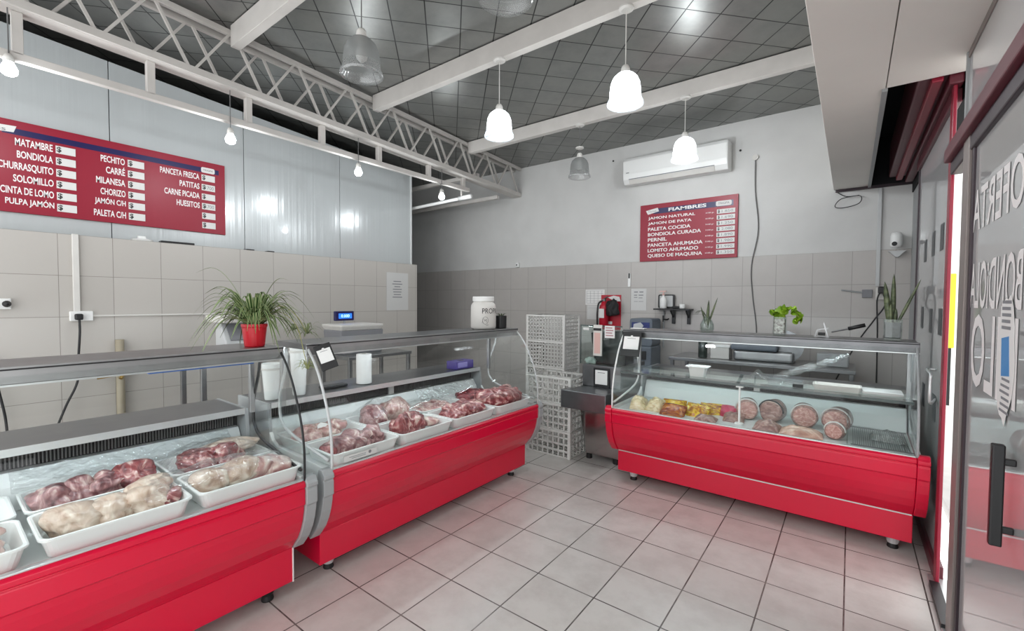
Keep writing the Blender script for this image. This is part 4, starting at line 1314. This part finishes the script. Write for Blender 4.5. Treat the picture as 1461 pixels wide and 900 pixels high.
text_mb('Carnes', .0, .10, .022).xform(on_back(-2.062, 2.59, YB - .0046)).build('badge_script', M['ink_soft'], fb, world=True)
MB().prism([(p[0], p[1]) for p in rrect(.083, .029, .016, 0, 4, -1.186, 2.60)], 'y', YB - .004, YB - .001).build('round_badge', M['paper'], fb, world=True)
text_mb('TRIGPA', .01, .12, .024).xform(on_back(-1.246, 2.589, YB - .0046)).build('badge_lettering', M['ink_soft'], fb, world=True)
fr = [('JAMON NATURAL', -1.497), ('JAMON DE PATA', -1.537), ('PALETA COCIDA', -1.548), ('BONDIOLA CURADA', -1.428), ('PERNIL', -1.829), ('PANCETA AHUMADA', -1.407), ('LOMITO AHUMADO', -1.456), ('QUESO DE MAQUINA', -1.41)]
for k, (s, xr) in enumerate(fr):
    z = 2.489 - .0665 * k
    text_mb(s, .024, xr + 2.066, .043 if 'Q' not in s else .049).xform(on_back(-2.066, z - (.006 if 'Q' in s else 0), YB)).build('lettering', M['letter'], fb, world=True)
    text_mb('X100 gr.', .01, .095, .018).xform(on_back(-1.382, z + .008, YB)).build('unit_lettering', M['letter'], fb, world=True)
    slot(fb, on_back(-1.257, z - .005, YB), .192, .05, ['1.850', '1.690', '1.250', '2.080', '1.890', '1.980', '1.990', '1.350'][k], 0)

# ================================================================ AIR CONDITIONER
ac = thing('air_conditioner', 'white wall air conditioner above the FIAMBRES board', 'air conditioner', (-1.75, 5.5, 3.0))
prof = [(5.594, 2.95), (5.42, 2.935), (5.385, 2.99), (5.375, 3.05), (5.375, 3.22), (5.40, 3.26), (5.594, 3.27)]
MB().prism(prof, 'x', -2.33, -1.115).build('body', M['white'], ac, world=True, bevel=.012, seg=3)
MB().prism([(5.376, 3.055), (5.372, 3.055), (5.372, 3.215), (5.376, 3.215)], 'x', -2.31, -1.13).build('front_panel', M['white'], ac, world=True, bevel=.002)
MB().prism([(5.384, 2.985), (5.378, 2.982), (5.41, 2.934), (5.418, 2.938)], 'x', -2.25, -1.25).build('louver', M['offwhite'], ac, world=True, bevel=.001)
B(-2.25, -1.25, 5.376, 5.381, 2.988, 2.996).build('louver_gap', M['ink_soft'], ac, world=True)
B(-2.285, -2.245, 5.3705, 5.372, 3.067, 3.077).build('emblem', M['ink_soft'], ac, world=True)

# ================================================================ BACK WALL
def sheet_paper(name, x0, x1, z0, z1, label, lines, m='paper_g'):
    t = thing(name, label, 'paper', ((x0 + x1) / 2, 5.592, z0))
    B(x0, x1, 5.590, 5.5935, z0, z1).build('sheet', M[m], t, world=True)
    b = MB()
    for (a, c, zz, hh) in lines:
        b.box(x0 + (x1 - x0) * a, x0 + (x1 - x0) * c, 5.5890, 5.590, z0 + (z1 - z0) * zz, z0 + (z1 - z0) * (zz + hh))
    b.build('print', M['ink_soft'], t, world=True)
gridl = [(.06, .94, .1 + .16 * k, .012) for k in range(6)] + [(.06 + .2 * k, .07 + .2 * k, .1, .81) for k in range(5)]
sheet_paper('wall_paper_sheet', -2.945, -2.66, 1.42, 1.63, 'printed table sheet taped above the sleeve beside the extinguisher', gridl, 'paper')
sheet_paper('wall_paper_sheet', -2.92, -2.72, 1.22, 1.415, 'plain plastic sleeve hanging below the printed table sheet', [(.1, .9, .8, .01)])
sheet_paper('wall_paper_sheet', -2.285, -2.08, 1.355, 1.635, 'notice in a plastic sleeve between the extinguisher and the black shelf', [(.2, .45, .82, .05), (.55, .8, .82, .05), (.2, .4, .68, .04), (.5, .8, .68, .04), (.2, .42, .58, .03), (.5, .75, .56, .03), (.2, .45, .4, .02), (.5, .8, .4, .02)])
# paper on the side wall tiles
t = thing('wall_paper_sheet', 'crinkled notice sleeve on the tiled wall end behind the scale', 'paper', (-4.99, 3.98, 1.33))
B(-4.998, -4.995, 3.80, 4.17, 1.33, 1.845).build('sheet', M['paper_g'], t, world=True)
b = MB()
for kx in range(7):
    w_ = (.13, .17, .1, .15, .14, .12, .16)[kx]
    b.box(-4.9952, -4.9945, 3.98 - w_ / 2, 3.98 + w_ / 2, 1.72 - kx * .036, 1.732 - kx * .036)
b.build('print', M['ink_soft'], t, world=True)

ex = thing('fire_extinguisher', 'red fire extinguisher with a white label hung on a red wall board', 'fire extinguisher', (-2.62, 5.5, 1.1))
MB().lathe([(0, 1.12), (.055, 1.12), (.06, 1.13), (.06, 1.38), (.052, 1.415), (.028, 1.44), (.022, 1.47), (0, 1.47)], (-2.625, 5.50, 0), 24).build('cylinder', M['red_ext'], ex, world=True, smooth=True)
B(-2.66, -2.59, 5.432, 5.4385, 1.25, 1.37).build('label_plate', M['paper'], ex, world=True)
MB().box(-2.64, -2.60, 5.48, 5.52, 1.47, 1.50).bar((-2.62, 5.50, 1.50), (-2.56, 5.48, 1.53), .02, .012).build('valve', M['steel_dark'], ex, world=True)
MB().tube(curve_pts([(-2.63, 5.49, 1.48), (-2.69, 5.48, 1.44), (-2.705, 5.47, 1.3), (-2.70, 5.47, 1.12)], 6), .012, 8).build('hose', M['black'], ex, world=True, smooth=True)
xb_ = thing('extinguisher_board', 'red backing board behind the fire extinguisher', 'board', (-2.56, 5.59, 1.1))
B(-2.705, -2.42, 5.584, 5.5935, 1.09, 1.555).build('panel', M['red_ext'], xb_, world=True, bevel=.002)
B(-2.60, -2.54, 5.582, 5.584, 1.16, 1.20).build('white_mark', M['paper'], xb_, world=True)
MB().prism([(-2.6, 1.52), (-2.52, 1.545), (-2.44, 1.53), (-2.42, 1.47), (-2.5, 1.47)], 'y', 5.57, 5.582).build('white_tape', M['paper'], xb_, world=True)
o = put('black_bag', lump_mesh('bagm', 2, .3)) if False else None
M['bagm'] = mat('black plastic bag', '0E0E10', .35, bump=.6, bscale=25)
o = put('black_bag', lump_mesh('bagm', 2, .3))
o.location = (-2.50, 5.49, 1.36)
o.scale = (.075, .06, .13)
tag(o, 'black plastic bag hanging beside the fire extinguisher', 'bag')
sh = thing('wall_shelf', 'small black bracket shelf on the tiled wall', 'shelf', (-1.71, 5.5, 1.37))
B(-1.93, -1.50, 5.42, 5.593, 1.368, 1.386).build('board', M['black'], sh, world=True, bevel=.002)
for x in (-1.73, -1.55):
    MB().box(x - .018, x + .018, 5.565, 5.593, 1.2, 1.368).bar((x, 5.57, 1.28), (x, 5.46, 1.36), .015).build('bracket', M['black'], sh, world=True)
ds = thing('mirror_frame', 'black rounded frame standing on the wall shelf behind the bottle', 'frame', (-1.82, 5.5, 1.386))
MB().loft([[(x, 5.55, z) for x, z, _ in [(p[0], p[1], 0) for p in rrect(.10, .085, .02, 0, 4, -1.815, 1.473)]], [(x, 5.575, z) for x, z, _ in [(p[0], p[1], 0) for p in rrect(.10, .085, .02, 0, 4, -1.815, 1.473)]]]).build('rim', M['black'], ds, world=True)
MB().loft([[(p[0], 5.545, p[1]) for p in rrect(.08, .067, .012, 0, 4, -1.815, 1.476)], [(p[0], 5.551, p[1]) for p in rrect(.08, .067, .012, 0, 4, -1.815, 1.476)]]).build('face', M['grey_lt'], ds, world=True)
bt = thing('soap_bottle', 'white pump bottle with a pink nozzle on the wall shelf', 'bottle', (-1.83, 5.49, 1.387))
MB().lathe([(0, 0), (.036, 0), (.04, .006), (.04, .10), (.028, .13), (.012, .145), (.012, .16), (0, .16)], seg=20).build('bottle', M['white'], bt, smooth=True)
MB().lathe([(0, .16), (.014, .16), (.014, .18), (.006, .185), (.006, .205), (0, .205)], seg=14).box(-.045, .03, -.01, .01, .2, .215).build('pump', M['pink'], bt)
tag(MB().lathe([(0, 0), (.028, 0), (.032, .005), (.034, .055), (.03, .055), (.028, .008), (0, .008)], seg=20).build('white_cup', M['white'], smooth=True), 'small white cup at the end of the black wall shelf', 'cup').location = (-1.60, 5.48, 1.387)
tag(B(-.07, .04, -.03, .03, 0, .028).build('dark_pouch', M['black'], bevel=.01), 'dark pouch lying behind the white cup on the wall shelf', 'pouch').location = (-1.66, 5.53, 1.387)
tp = thing('wall_tap', 'dark tap on a thin pipe below the black wall shelf', 'tap', (-1.83, 5.56, 1.1))
MB().tube([(-1.85, 5.575, .9), (-1.85, 5.575, 1.36)], .01).build('pipe', M['grey'], tp, world=True)
MB().tube([(-1.85, 5.575, 1.25), (-1.80, 5.54, 1.25), (-1.775, 5.53, 1.26)], .009).tube([(-1.85, 5.55, 1.22), (-1.85, 5.55, 1.3)], .008).build('spout', M['black'], tp, world=True)
rm = thing('wall_thermometer', 'thin white thermometer above the sleeved notice', 'thermometer', (-2.31, 5.59, 1.66))
B(-2.328, -2.292, 5.578, 5.5935, 1.66, 1.835).build('body', M['white'], rm, world=True, bevel=.004)
B(-2.32, -2.30, 5.575, 5.578, 1.77, 1.835).build('dark_cap', M['black'], rm, world=True)
se = thing('wall_sensor', 'small white sensor at the tile edge above the crates', 'sensor', (-4.1, 5.55, 2.0))
B(-4.135, -4.085, 5.55, 5.599, 1.985, 2.055).build('body', M['white'], se, world=True, bevel=.01)
MB().lathe([(0, 0), (.012, 0), (.01, .01), (0, .012)], (-4.11, 5.545, 2.02), 12, axis='y').build('lens', M['black'], se, world=True)
cm = thing('security_camera', 'small white security camera in the corner above the snake plant', 'camera', (.32, 5.5, 2.0))
MB().lathe([(0, 1.985), (.035, 1.99), (.045, 2.01), (.045, 2.10), (.035, 2.125), (0, 2.13)], (.325, 5.52, 0), 22).build('body', M['white'], cm, world=True, smooth=True)
MB().lathe([(0, 0), (.02, 0), (.02, .01), (0, .012)], (.31, 5.472, 2.02), 14, axis='y').build('lens', M['black'], cm, world=True)
MB().prism([(.27, 1.96), (.40, 1.96), (.345, 1.90), (.325, 1.90)], 'y', 5.53, 5.594).build('bracket', M['grey_lt'], cm, world=True, bevel=.003)
tag(MB().tube(curve_pts([(-.875, 5.58, 3.06), (-.87, 5.585, 2.7), (-.832, 5.585, 2.27), (-.89, 5.585, 1.88), (-.875, 5.585, 1.56), (-.83, 5.585, 1.2), (-.82, 5.585, .8)], 6), .006, 6).build('wall_cable', M['cable_g'], smooth=True), 'grey loose cable running down the wall beside the FIAMBRES board', 'cable')
tag(MB().lathe([(0, 0), (.03, 0), (.03, .02), (0, .022)], (-.876, 5.572, 3.06), 14, axis='y').build('cable_outlet', M['offwhite']), 'round outlet where the loose wall cable begins', 'outlet')
tag(B(.185, .215, 5.57, 5.594, 1.63, 2.57).build('cable_trunking', M['grey_lt'], bevel=.003), 'thin vertical trunking above the black plug in the corner', 'trunking')
so = thing('wall_socket', 'grey wall socket with a cable stub, beside the plugged-in one', 'socket', (.12, 5.58, 1.55))
B(.085, .165, 5.572, 5.594, 1.52, 1.6).build('plate', M['ink_soft'], so, world=True, bevel=.004)
MB().tube([(-.08, 5.585, 1.597), (.085, 5.58, 1.57)], .008).build('stub', M['grey'], so, world=True)
so = thing('wall_socket', 'socket with a black plug and hanging wires beside the snake plant', 'socket', (.225, 5.56, 1.55))
B(.19, .27, 5.572, 5.594, 1.50, 1.62).build('plate', M['offwhite'], so, world=True, bevel=.004)
B(.205, .255, 5.53, 5.572, 1.56, 1.625).build('plug', M['black'], so, world=True, bevel=.008)
MB().tube(curve_pts([(.22, 5.54, 1.57), (.2, 5.53, 1.48), (.21, 5.53, 1.2), (.215, 5.53, .7)], 6), .007, 6).tube(curve_pts([(.24, 5.54, 1.57), (.26, 5.53, 1.45), (.18, 5.53, 1.3), (.06, 5.53, 1.08), (-.1, 5.53, .7)], 6), .007, 6).build('cord', M['cable_b'], so, world=True, smooth=True)
tag(MB().tube(curve_pts([(-.13, 5.585, 2.57), (-.06, 5.56, 2.52), (.05, 5.55, 2.51), (.04, 5.55, 2.44), (-.08, 5.55, 2.41), (-.15, 5.55, 2.43), (-.1, 5.55, 2.5), (.04, 5.56, 2.52)], 6), .004, 6).build('loose_wire', M['cable_b'], smooth=True), 'thin black wire looping out under the white soffit end', 'wire')
for x, z, lab in ((-2.56, 3.33, 'dark screw hole in the wall between the unlit pendant and the air conditioner'), (-1.03, 3.17, 'dark screw hole in the wall past the air conditioner')):
    tag(MB().lathe([(0, 0), (.012, 0), (.012, .006), (0, .006)], (x, 5.592, z), 10, axis='y').build('wall_hole', M['ink']), lab, 'hole')

# ================================================================ SIDE WALL BITS
tag(B(-4.999, -4.975, .745, .785, 1.36, 1.985).build('wall_conduit', M['offwhite'], bevel=.004), 'white vertical conduit on the side wall tiles under the menu board', 'conduit')
tag(B(-4.999, -4.985, .84, 1.85, 1.318, 1.332).build('wall_conduit', M['offwhite'], bevel=.003), 'thin white conduit running along the tiles from the socket to the scale', 'conduit')
so = thing('wall_socket', 'white wall socket with a black plug and cable under the vertical conduit', 'socket', (-4.99, .78, 1.3))
B(-4.999, -4.97, .72, .86, 1.285, 1.365).build('plate', M['white'], so, world=True, bevel=.006)
B(-4.97, -4.93, .745, .795, 1.295, 1.345).build('plug', M['black'], so, world=True, bevel=.01)
MB().tube(curve_pts([(-4.94, .77, 1.3), (-4.93, .77, 1.2), (-4.94, .76, 1.0), (-4.94, .75, .8), (-4.93, .68, .62), (-4.9, .6, .4)], 6), .008, 6).build('cord', M['cable_b'], so, world=True, smooth=True)
so = thing('wall_socket', 'white wall socket with a black plug cut off by the frame edge', 'socket', (-4.99, .36, 1.4))
B(-4.999, -4.97, .29, .41, 1.385, 1.465).build('plate', M['white'], so, world=True, bevel=.006)
MB().lathe([(0, 0), (.022, 0), (.024, .03), (.012, .05), (0, .055)], (-4.97, .385, 1.425), 14, axis='x').build('plug', M['black'], so, world=True)
tag(MB().tube(curve_pts([(-4.96, .33, 1.05), (-4.95, .32, .9), (-4.95, .36, .6), (-4.95, .37, .4)], 6), .008, 6).build('hanging_cable', M['cable_b'], smooth=True), 'black cable hanging on the tiles seen through the plant-topped case', 'cable')
tp = thing('wall_tap', 'brass tap on a brown pipe seen through the plant-topped case', 'tap', (-4.95, 1.02, .5))
MB().tube([(-4.96, 1.02, 0), (-4.96, 1.02, 1.12)], .03, 10).build('pipe', M['pipe_brown'], tp, world=True, smooth=True)
MB().tube([(-4.94, 1.02, .83), (-4.88, 1.02, .83), (-4.86, 1.0, .80)], .014).bar((-4.9, .86, .815), (-4.9, 1.05, .835), .016).lathe([(0, .82), (.025, .82), (.025, .95), (0, .95)], (-4.93, 1.02, 0), 12).build('brass_valve', M['brass'], tp, world=True)
# ledge on top of the tiles
tag(MB().loft([rrect(.07, .035, .02, 0), rrect(.075, .04, .02, .015), rrect(.03, .02, .01, .025), rrect(.028, .018, .01, .045)]).build('white_lid', M['white']), 'white lid on the tile ledge under the menu board', 'lid').location = (-5.07, 1.21, 1.981)
bpy.data.objects['white_lid'].rotation_euler = (0, 0, PI / 2)  # white lid, turned to lie along the tile ledge
for y, w, z, lab in ((1.47, .13, .02, 'flat black tool on the tile ledge beside the white lid'), (2.10, .04, .012, 'small black bit on the tile ledge below the board corner'), (2.31, .035, .012, 'small black bit on the tile ledge past the board corner')):
    tag(B(-5.10, -5.02, y - w, y + w, 1.981, 1.981 + z).build('ledge_bit', M['black'], bevel=.004), lab, 'tool')

# work tables behind the cases
def table(x0, x1, y0, y1, h, label):
    t = thing('work_table', label, 'table', ((x0 + x1) / 2, (y0 + y1) / 2, 0))
    B(x0, x1, y0, y1, h - .035, h).build('table_top', M['steel'], t, world=True, bevel=.004)
    for x in (x0 + .03, x1 - .03):
        for y in (y0 + .03, y1 - .03):
            B(x - .018, x + .018, y - .018, y + .018, 0, h - .035).build('leg', M['steel'], t, world=True, bevel=.003)
    B(x0 + .03, x1 - .03, y0 + .03, y1 - .03, .2, .22).build('under_shelf', M['steel'], t, world=True)
table(-4.45, -3.95, 1.28, 1.98, .98, 'steel work table under the grey keypad scale')
table(-4.5, -3.95, 2.55, 3.35, .9, 'steel work table under the scale with the blue display')
sc = thing('weighing_scale', 'grey keypad scale partly hidden behind the spider plant', 'scale', (-4.35, 1.65, .98))
MB().prism([(-4.42, .98), (-4.18, .98), (-4.2, 1.1), (-4.32, 1.26), (-4.42, 1.26)], 'y', 1.55, 1.78).build('housing', M['grey_lt'], sc, world=True, bevel=.012)
MB().prism([(-4.47, 1.27), (-4.10, 1.27), (-4.08, 1.33), (-4.5, 1.33)], 'y', 1.50, 1.82).build('pan', M['offwhite'], sc, world=True, bevel=.01)
MB().prism([(-4.205, 1.115), (-4.20, 1.12), (-4.305, 1.255), (-4.312, 1.25)], 'y', 1.59, 1.74).build('keypad', M['ink_soft'], sc, world=True)
tag(MB().lathe([(0, 0), (.03, 0), (.03, .07), (.02, .09), (0, .09)], (-4.2, 1.47, .981), 14).build('black_can', M['black']), 'small black can beside the keypad scale', 'can')
tag(MB().lathe([(0, 0), (.022, 0), (.022, .06), (.015, .08), (0, .08)], (-4.12, 1.52, .981), 14).build('metal_shaker', M['steel_lite']), 'small metal shaker beside the black can', 'shaker')
sc = thing('weighing_scale', 'pale weighing scale with a lit blue display on a mast', 'scale', (-4.35, 2.85, .9))
MB().prism([(2.62, .9), (3.10, .9), (3.12, 1.15), (2.60, 1.15)], 'x', -4.5, -4.16).build('base', M['ink_soft'], sc, world=True, bevel=.01)
MB().loft([[(-4.33 + p[1], 2.85 + p[0], 1.15) for p in rrect(.24, .17, .02, 0)], [(-4.33 + p[1], 2.85 + p[0], 1.19) for p in rrect(.26, .19, .02, 0)], [(-4.33 + p[1], 2.85 + p[0], 1.21) for p in rrect(.26, .19, .02, 0)]]).build('pan', M['offwhite'], sc, world=True, bevel=.004)
MB().tube([(-4.45, 2.82, 1.2), (-4.45, 2.82, 1.28)], .012).build('mast', M['grey'], sc, world=True)
dp = B(-4.47, -4.43, 2.70, 2.93, 1.24, 1.345).build('display', M['navy'], sc, world=True, bevel=.008)
B(-4.4295, -4.4285, 2.74, 2.90, 1.265, 1.32).build('display_screen', M['screen'], dp, world=True)
text_mb('0.000', .0, .1, .03).xform(on_left(2.77, 1.278, -4.4285)).build('display_digits', M['screen_w'], dp, world=True)

# ================================================================ CRATES
def crate_mb(w, d, h, nx, nz):
    b = MB()
    t = .008
    for s in (0, 1):
        y = 0 if s == 0 else d
        for k in range(nx + 1):
            x = w * k / nx
            b.box(max(0, x - .0065), min(w, x + .0065), y - t / 2, y + t / 2, .004, h)
        for k in range(nz + 1):
            z = h * k / nz
            b.box(0, w, y - t / 2, y + t / 2, max(0, z - .007), min(h, z + .007))
    ny = max(3, int(nx * d / w))
    for x in (0, w):
        for k in range(ny + 1):
            y = d * k / ny
            b.box(x - t / 2, x + t / 2, max(0, y - .0065), min(d, y + .0065), .004, h)
        for k in range(nz + 1):
            z = h * k / nz
            b.box(x - t / 2, x + t / 2, 0, d, max(0, z - .007), min(h, z + .007))
    return b
def crate(x, y, z, w, d, h, nx, nz, lab, grp, rz=0.0):
    t = thing('plastic_crate', lab, 'crate', (x, y, z), rz, grp)
    crate_mb(w, d, h, nx, nz).build('lattice_walls', M['crate'], t)
    b = MB()
    for k in range(7):
        b.box(.01, w - .01, d * k / 6 - .006 if k else 0, d * k / 6 + .006, .002, .010)
    for k in range(8):
        b.box(w * k / 7 - .006 if k else 0, w * k / 7 + .006, .005, d - .005, .002, .010)
    b.build('bottom_grid', M['crate'], t)
    for (cx, cy) in ((0, 0), (w, 0), (0, d), (w, d)):
        B(cx - .015, cx + .015, cy - .015, cy + .015, 0, h - .003).build('corner', M['crate'], t, bevel=.003)
    rim = MB().box(-.012, w + .012, -.012, .004, h - .022, h).box(-.012, w + .012, d - .004, d + .012, h - .022, h).box(-.012, .004, .004, d - .004, h - .022, h).box(w - .004, w + .012, .004, d - .004, h - .022, h)
    rim.build('rim', M['crate'], t, bevel=.003)
nm = ['bottom', 'second', 'third', 'topmost']
for k in range(4):
    crate(-3.30, 4.70, k * .325, .54, .36, .322, 12, 7, '%s white lattice crate of the tall stack against the back wall' % ('bottom' if k == 0 else nm[k] if k == 3 else nm[k] + ' from the floor,'), 'tall crate stack')
for k in range(3):
    crate(-2.53, 3.615, k * .252, .48, .34, .25, 8, 4, '%s white crate of the low stack beside the cash desk' % ('bottom' if k == 0 else 'middle' if k == 1 else 'topmost open'), 'low crate stack', R(-1))

# ================================================================ CASH DESK
cd = thing('cash_desk', 'stainless steel cash desk between the crates and the cold cuts case', 'cash desk', (-1.85, 3.85, 0))
MB().prism([(-2.03, .52), (-1.95, .05), (-1.62, .05), (-1.62, .52)], 'y', 3.74, 4.30).build('cabinet', M['steel_mirror'], cd, world=True, bevel=.004)
MB().prism([(-2.056, 3.45), (-1.62, 3.45), (-1.62, 4.34), (-2.0, 4.34), (-2.0, 3.585), (-2.056, 3.585)], 'z', .52, .68).build('counter_slab', M['steel_dark'], cd, world=True, bevel=.006)
B(-2.0, -1.62, 3.75, 4.34, .68, .88).build('upper_box', M['steel_dark'], cd, world=True, bevel=.006)
for x, y in ((-1.93, 3.77), (-1.66, 3.77), (-1.93, 4.25), (-1.66, 4.25)):
    MB().lathe([(0, 0), (.028, 0), (.025, .05), (0, .05)], (x, y, 0), 14).build('foot', M['rubber'], cd, world=True)
B(-2.03, -1.62, 3.77, 3.776, .882, 1.24).build('glass_screen', M['shelf_glass'], cd, world=True)
B(-2.03, -1.62, 3.769, 3.777, 1.238, 1.248).build('screen_edge', M['edge_glass'], cd, world=True)
B(-2.036, -2.03, 3.769, 3.777, .882, 1.248).build('screen_side', M['edge_glass'], cd, world=True)
mo = thing('cash_register_monitor', 'black angular cash register body behind the glass screen', 'cash register', (-1.8, 3.95, .88))
MB().prism([(-1.94, .881), (-1.63, .881), (-1.63, 1.2), (-1.985, 1.17)], 'y', 3.88, 4.08).build('housing', M['black'], mo, world=True, bevel=.008)
MB().prism([(-1.95, 1.0), (-1.65, 1.0), (-1.65, 1.18), (-1.97, 1.15)], 'y', 4.08, 4.085).build('rear_screen', M['screen'], mo, world=True)
tu = thing('tube_packet', 'pale packet with a pink strip hanging on the glass screen', 'packet', (-1.91, 3.885, 1.0))
B(-1.894, -1.807, 3.752, 3.768, .967, 1.252).build('packet', M['offwhite'], tu, world=True, bevel=.004)
B(-1.88, -1.822, 3.748, 3.752, .99, 1.18).build('pink_strip', M['pink'], tu, world=True)
B(-1.89, -1.812, 3.748, 3.752, 1.20, 1.223).build('dark_header', M['ink'], tu, world=True)
nt_ = thing('taped_notes', 'small printed note taped on the glass screen beside the packet', 'note', (-1.79, 3.89, 1.15))
B(-1.783, -1.687, 3.763, 3.768, 1.137, 1.248).build('note', M['paper'], nt_, world=True)
b = MB()
for k in range(4):
    b.box(-1.773, -1.70 - .01 * (k % 2), 3.762, 3.763, 1.155 + k * .023, 1.165 + k * .023)
b.build('print', mat('red ink', 'B0858A', .6), nt_, world=True)
tag(B(-2.005, -1.943, 3.764, 3.769, 1.2, 1.223).build('small_label', M['slot']), 'tiny pale label in the corner of the glass screen', 'label')
o = put('crumpled_paper', lump_mesh('crumpm', 4, .4)) if False else None
M['crumpm'] = mat('crumpled white paper', 'D5D8D5', .7)
o = put('crumpled_paper', lump_mesh('crumpm', 4))
o.location = (-1.965, 3.85, .90)
o.scale = (.05, .04, .035)
tag(o, 'crumpled white paper on the cash desk behind the glass screen', 'paper')
ps = thing('payment_card_stand', 'square black holder with a white payment card on the cash desk front', 'card stand', (-1.80, 3.741, .675), 0, 'black payment card holders')
B(-.08, .08, -.004, .008, 0, .185).build('holder', M['black'], ps, bevel=.008)
B(-.06, .06, -.0055, -.004, .035, .165).build('card', M['white'], ps)
b = MB()
b.box(-.035, .035, -.0062, -.0055, .14, .145)
b.build('lettering', M['ink_soft'], ps)

# ================================================================ BEHIND THE COLD CUTS CASE
bc = thing('water_dispenser', 'blue-grey plastic dispenser with a dark recess behind the cold cuts case', 'dispenser', (-2.03, 5.35, 0))
MB().prism([(p[0], p[1]) for p in rrect(.14, .165, .03, 0, 4, -2.0, 1.10)], 'y', 5.2, 5.5).build('head', M['blue_grey'], bc, world=True, bevel=.01)
B(-2.11, -1.89, 5.195, 5.2, 1.13, 1.22).build('recess', M['blue_dk'], bc, world=True)
MB().prism([(-2.09, 1.13), (-1.99, 1.14), (-1.96, 1.18), (-2.0, 1.22), (-2.08, 1.2)], 'y', 5.185, 5.196).build('cloth', M['grey_lt'], bc, world=True)
B(-2.15, -1.86, 5.18, 5.52, 0, .935).build('stand', M['blue_grey'], bc, world=True, bevel=.015)
B(-2.06, -1.92, 5.165, 5.18, .78, .88).build('drip_tray', M['ink'], bc, world=True)
table(-1.55, .05, 4.85, 5.45, .88, 'long work table against the back wall behind the cold cuts case')
sl = thing('meat_slicer', 'grey meat slicer on the long work table behind the cold cuts case', 'slicer', (-.6, 5.1, .88))
B(-.95, -.42, 5.0, 5.3, .88, .99).build('slicer_base', M['steel'], sl, world=True, bevel=.03, seg=3)
MB().lathe([(0, 0), (.14, 0), (.145, .012), (.12, .02), (0, .02)], (-.5, 5.06, 1.04), 30, axis='y').build('blade', M['steel_dark'], sl, world=True)
MB().lathe([(.14, 0), (.155, .0), (.155, .03), (.14, .03)], (-.5, 5.055, 1.04), 30, axis='y', cap=False).build('blade_guard', M['steel_dark'], sl, world=True)
B(-.96, -.55, 4.93, 5.05, .99, 1.05).build('carriage', M['blue_grey'], sl, world=True, bevel=.02)
MB().tube([(-.85, 4.96, 1.05), (-.9, 4.95, 1.16)], .015).build('pusher_handle', M['black'], sl, world=True)
bt = thing('glass_bottle', 'dark green bottle on the long work table beside the white box', 'bottle', (-1.24, 5.0, .881))
MB().lathe([(0, 0), (.042, 0), (.045, .01), (.045, .17), (.03, .21), (.016, .24), (.016, .27), (0, .27)], seg=20).build('glass', mat('dark bottle glass', '39423E', .2), bt, smooth=True)
MB().lathe([(0, .27), (.019, .27), (.019, .292), (0, .292)], seg=14).build('cap', M['grey'], bt)
bx = thing('white_box', 'white lidded box on the long work table next to the dark bottle', 'box', (-1.07, 5.05, .881))
B(-1.16, -.98, 4.98, 5.15, .881, 1.0).build('box_body', M['offwhite'], bx, world=True, bevel=.006)
B(-1.17, -.97, 4.97, 5.16, 1.0, 1.03).build('lid', M['white'], bx, world=True, bevel=.006)
tag(B(-.12, .12, -.08, .08, 0, .12).build('grey_box', M['grey'], bevel=.01), 'grey appliance box at the window end of the long work table', 'box').location = (-.12, 5.1, .881)
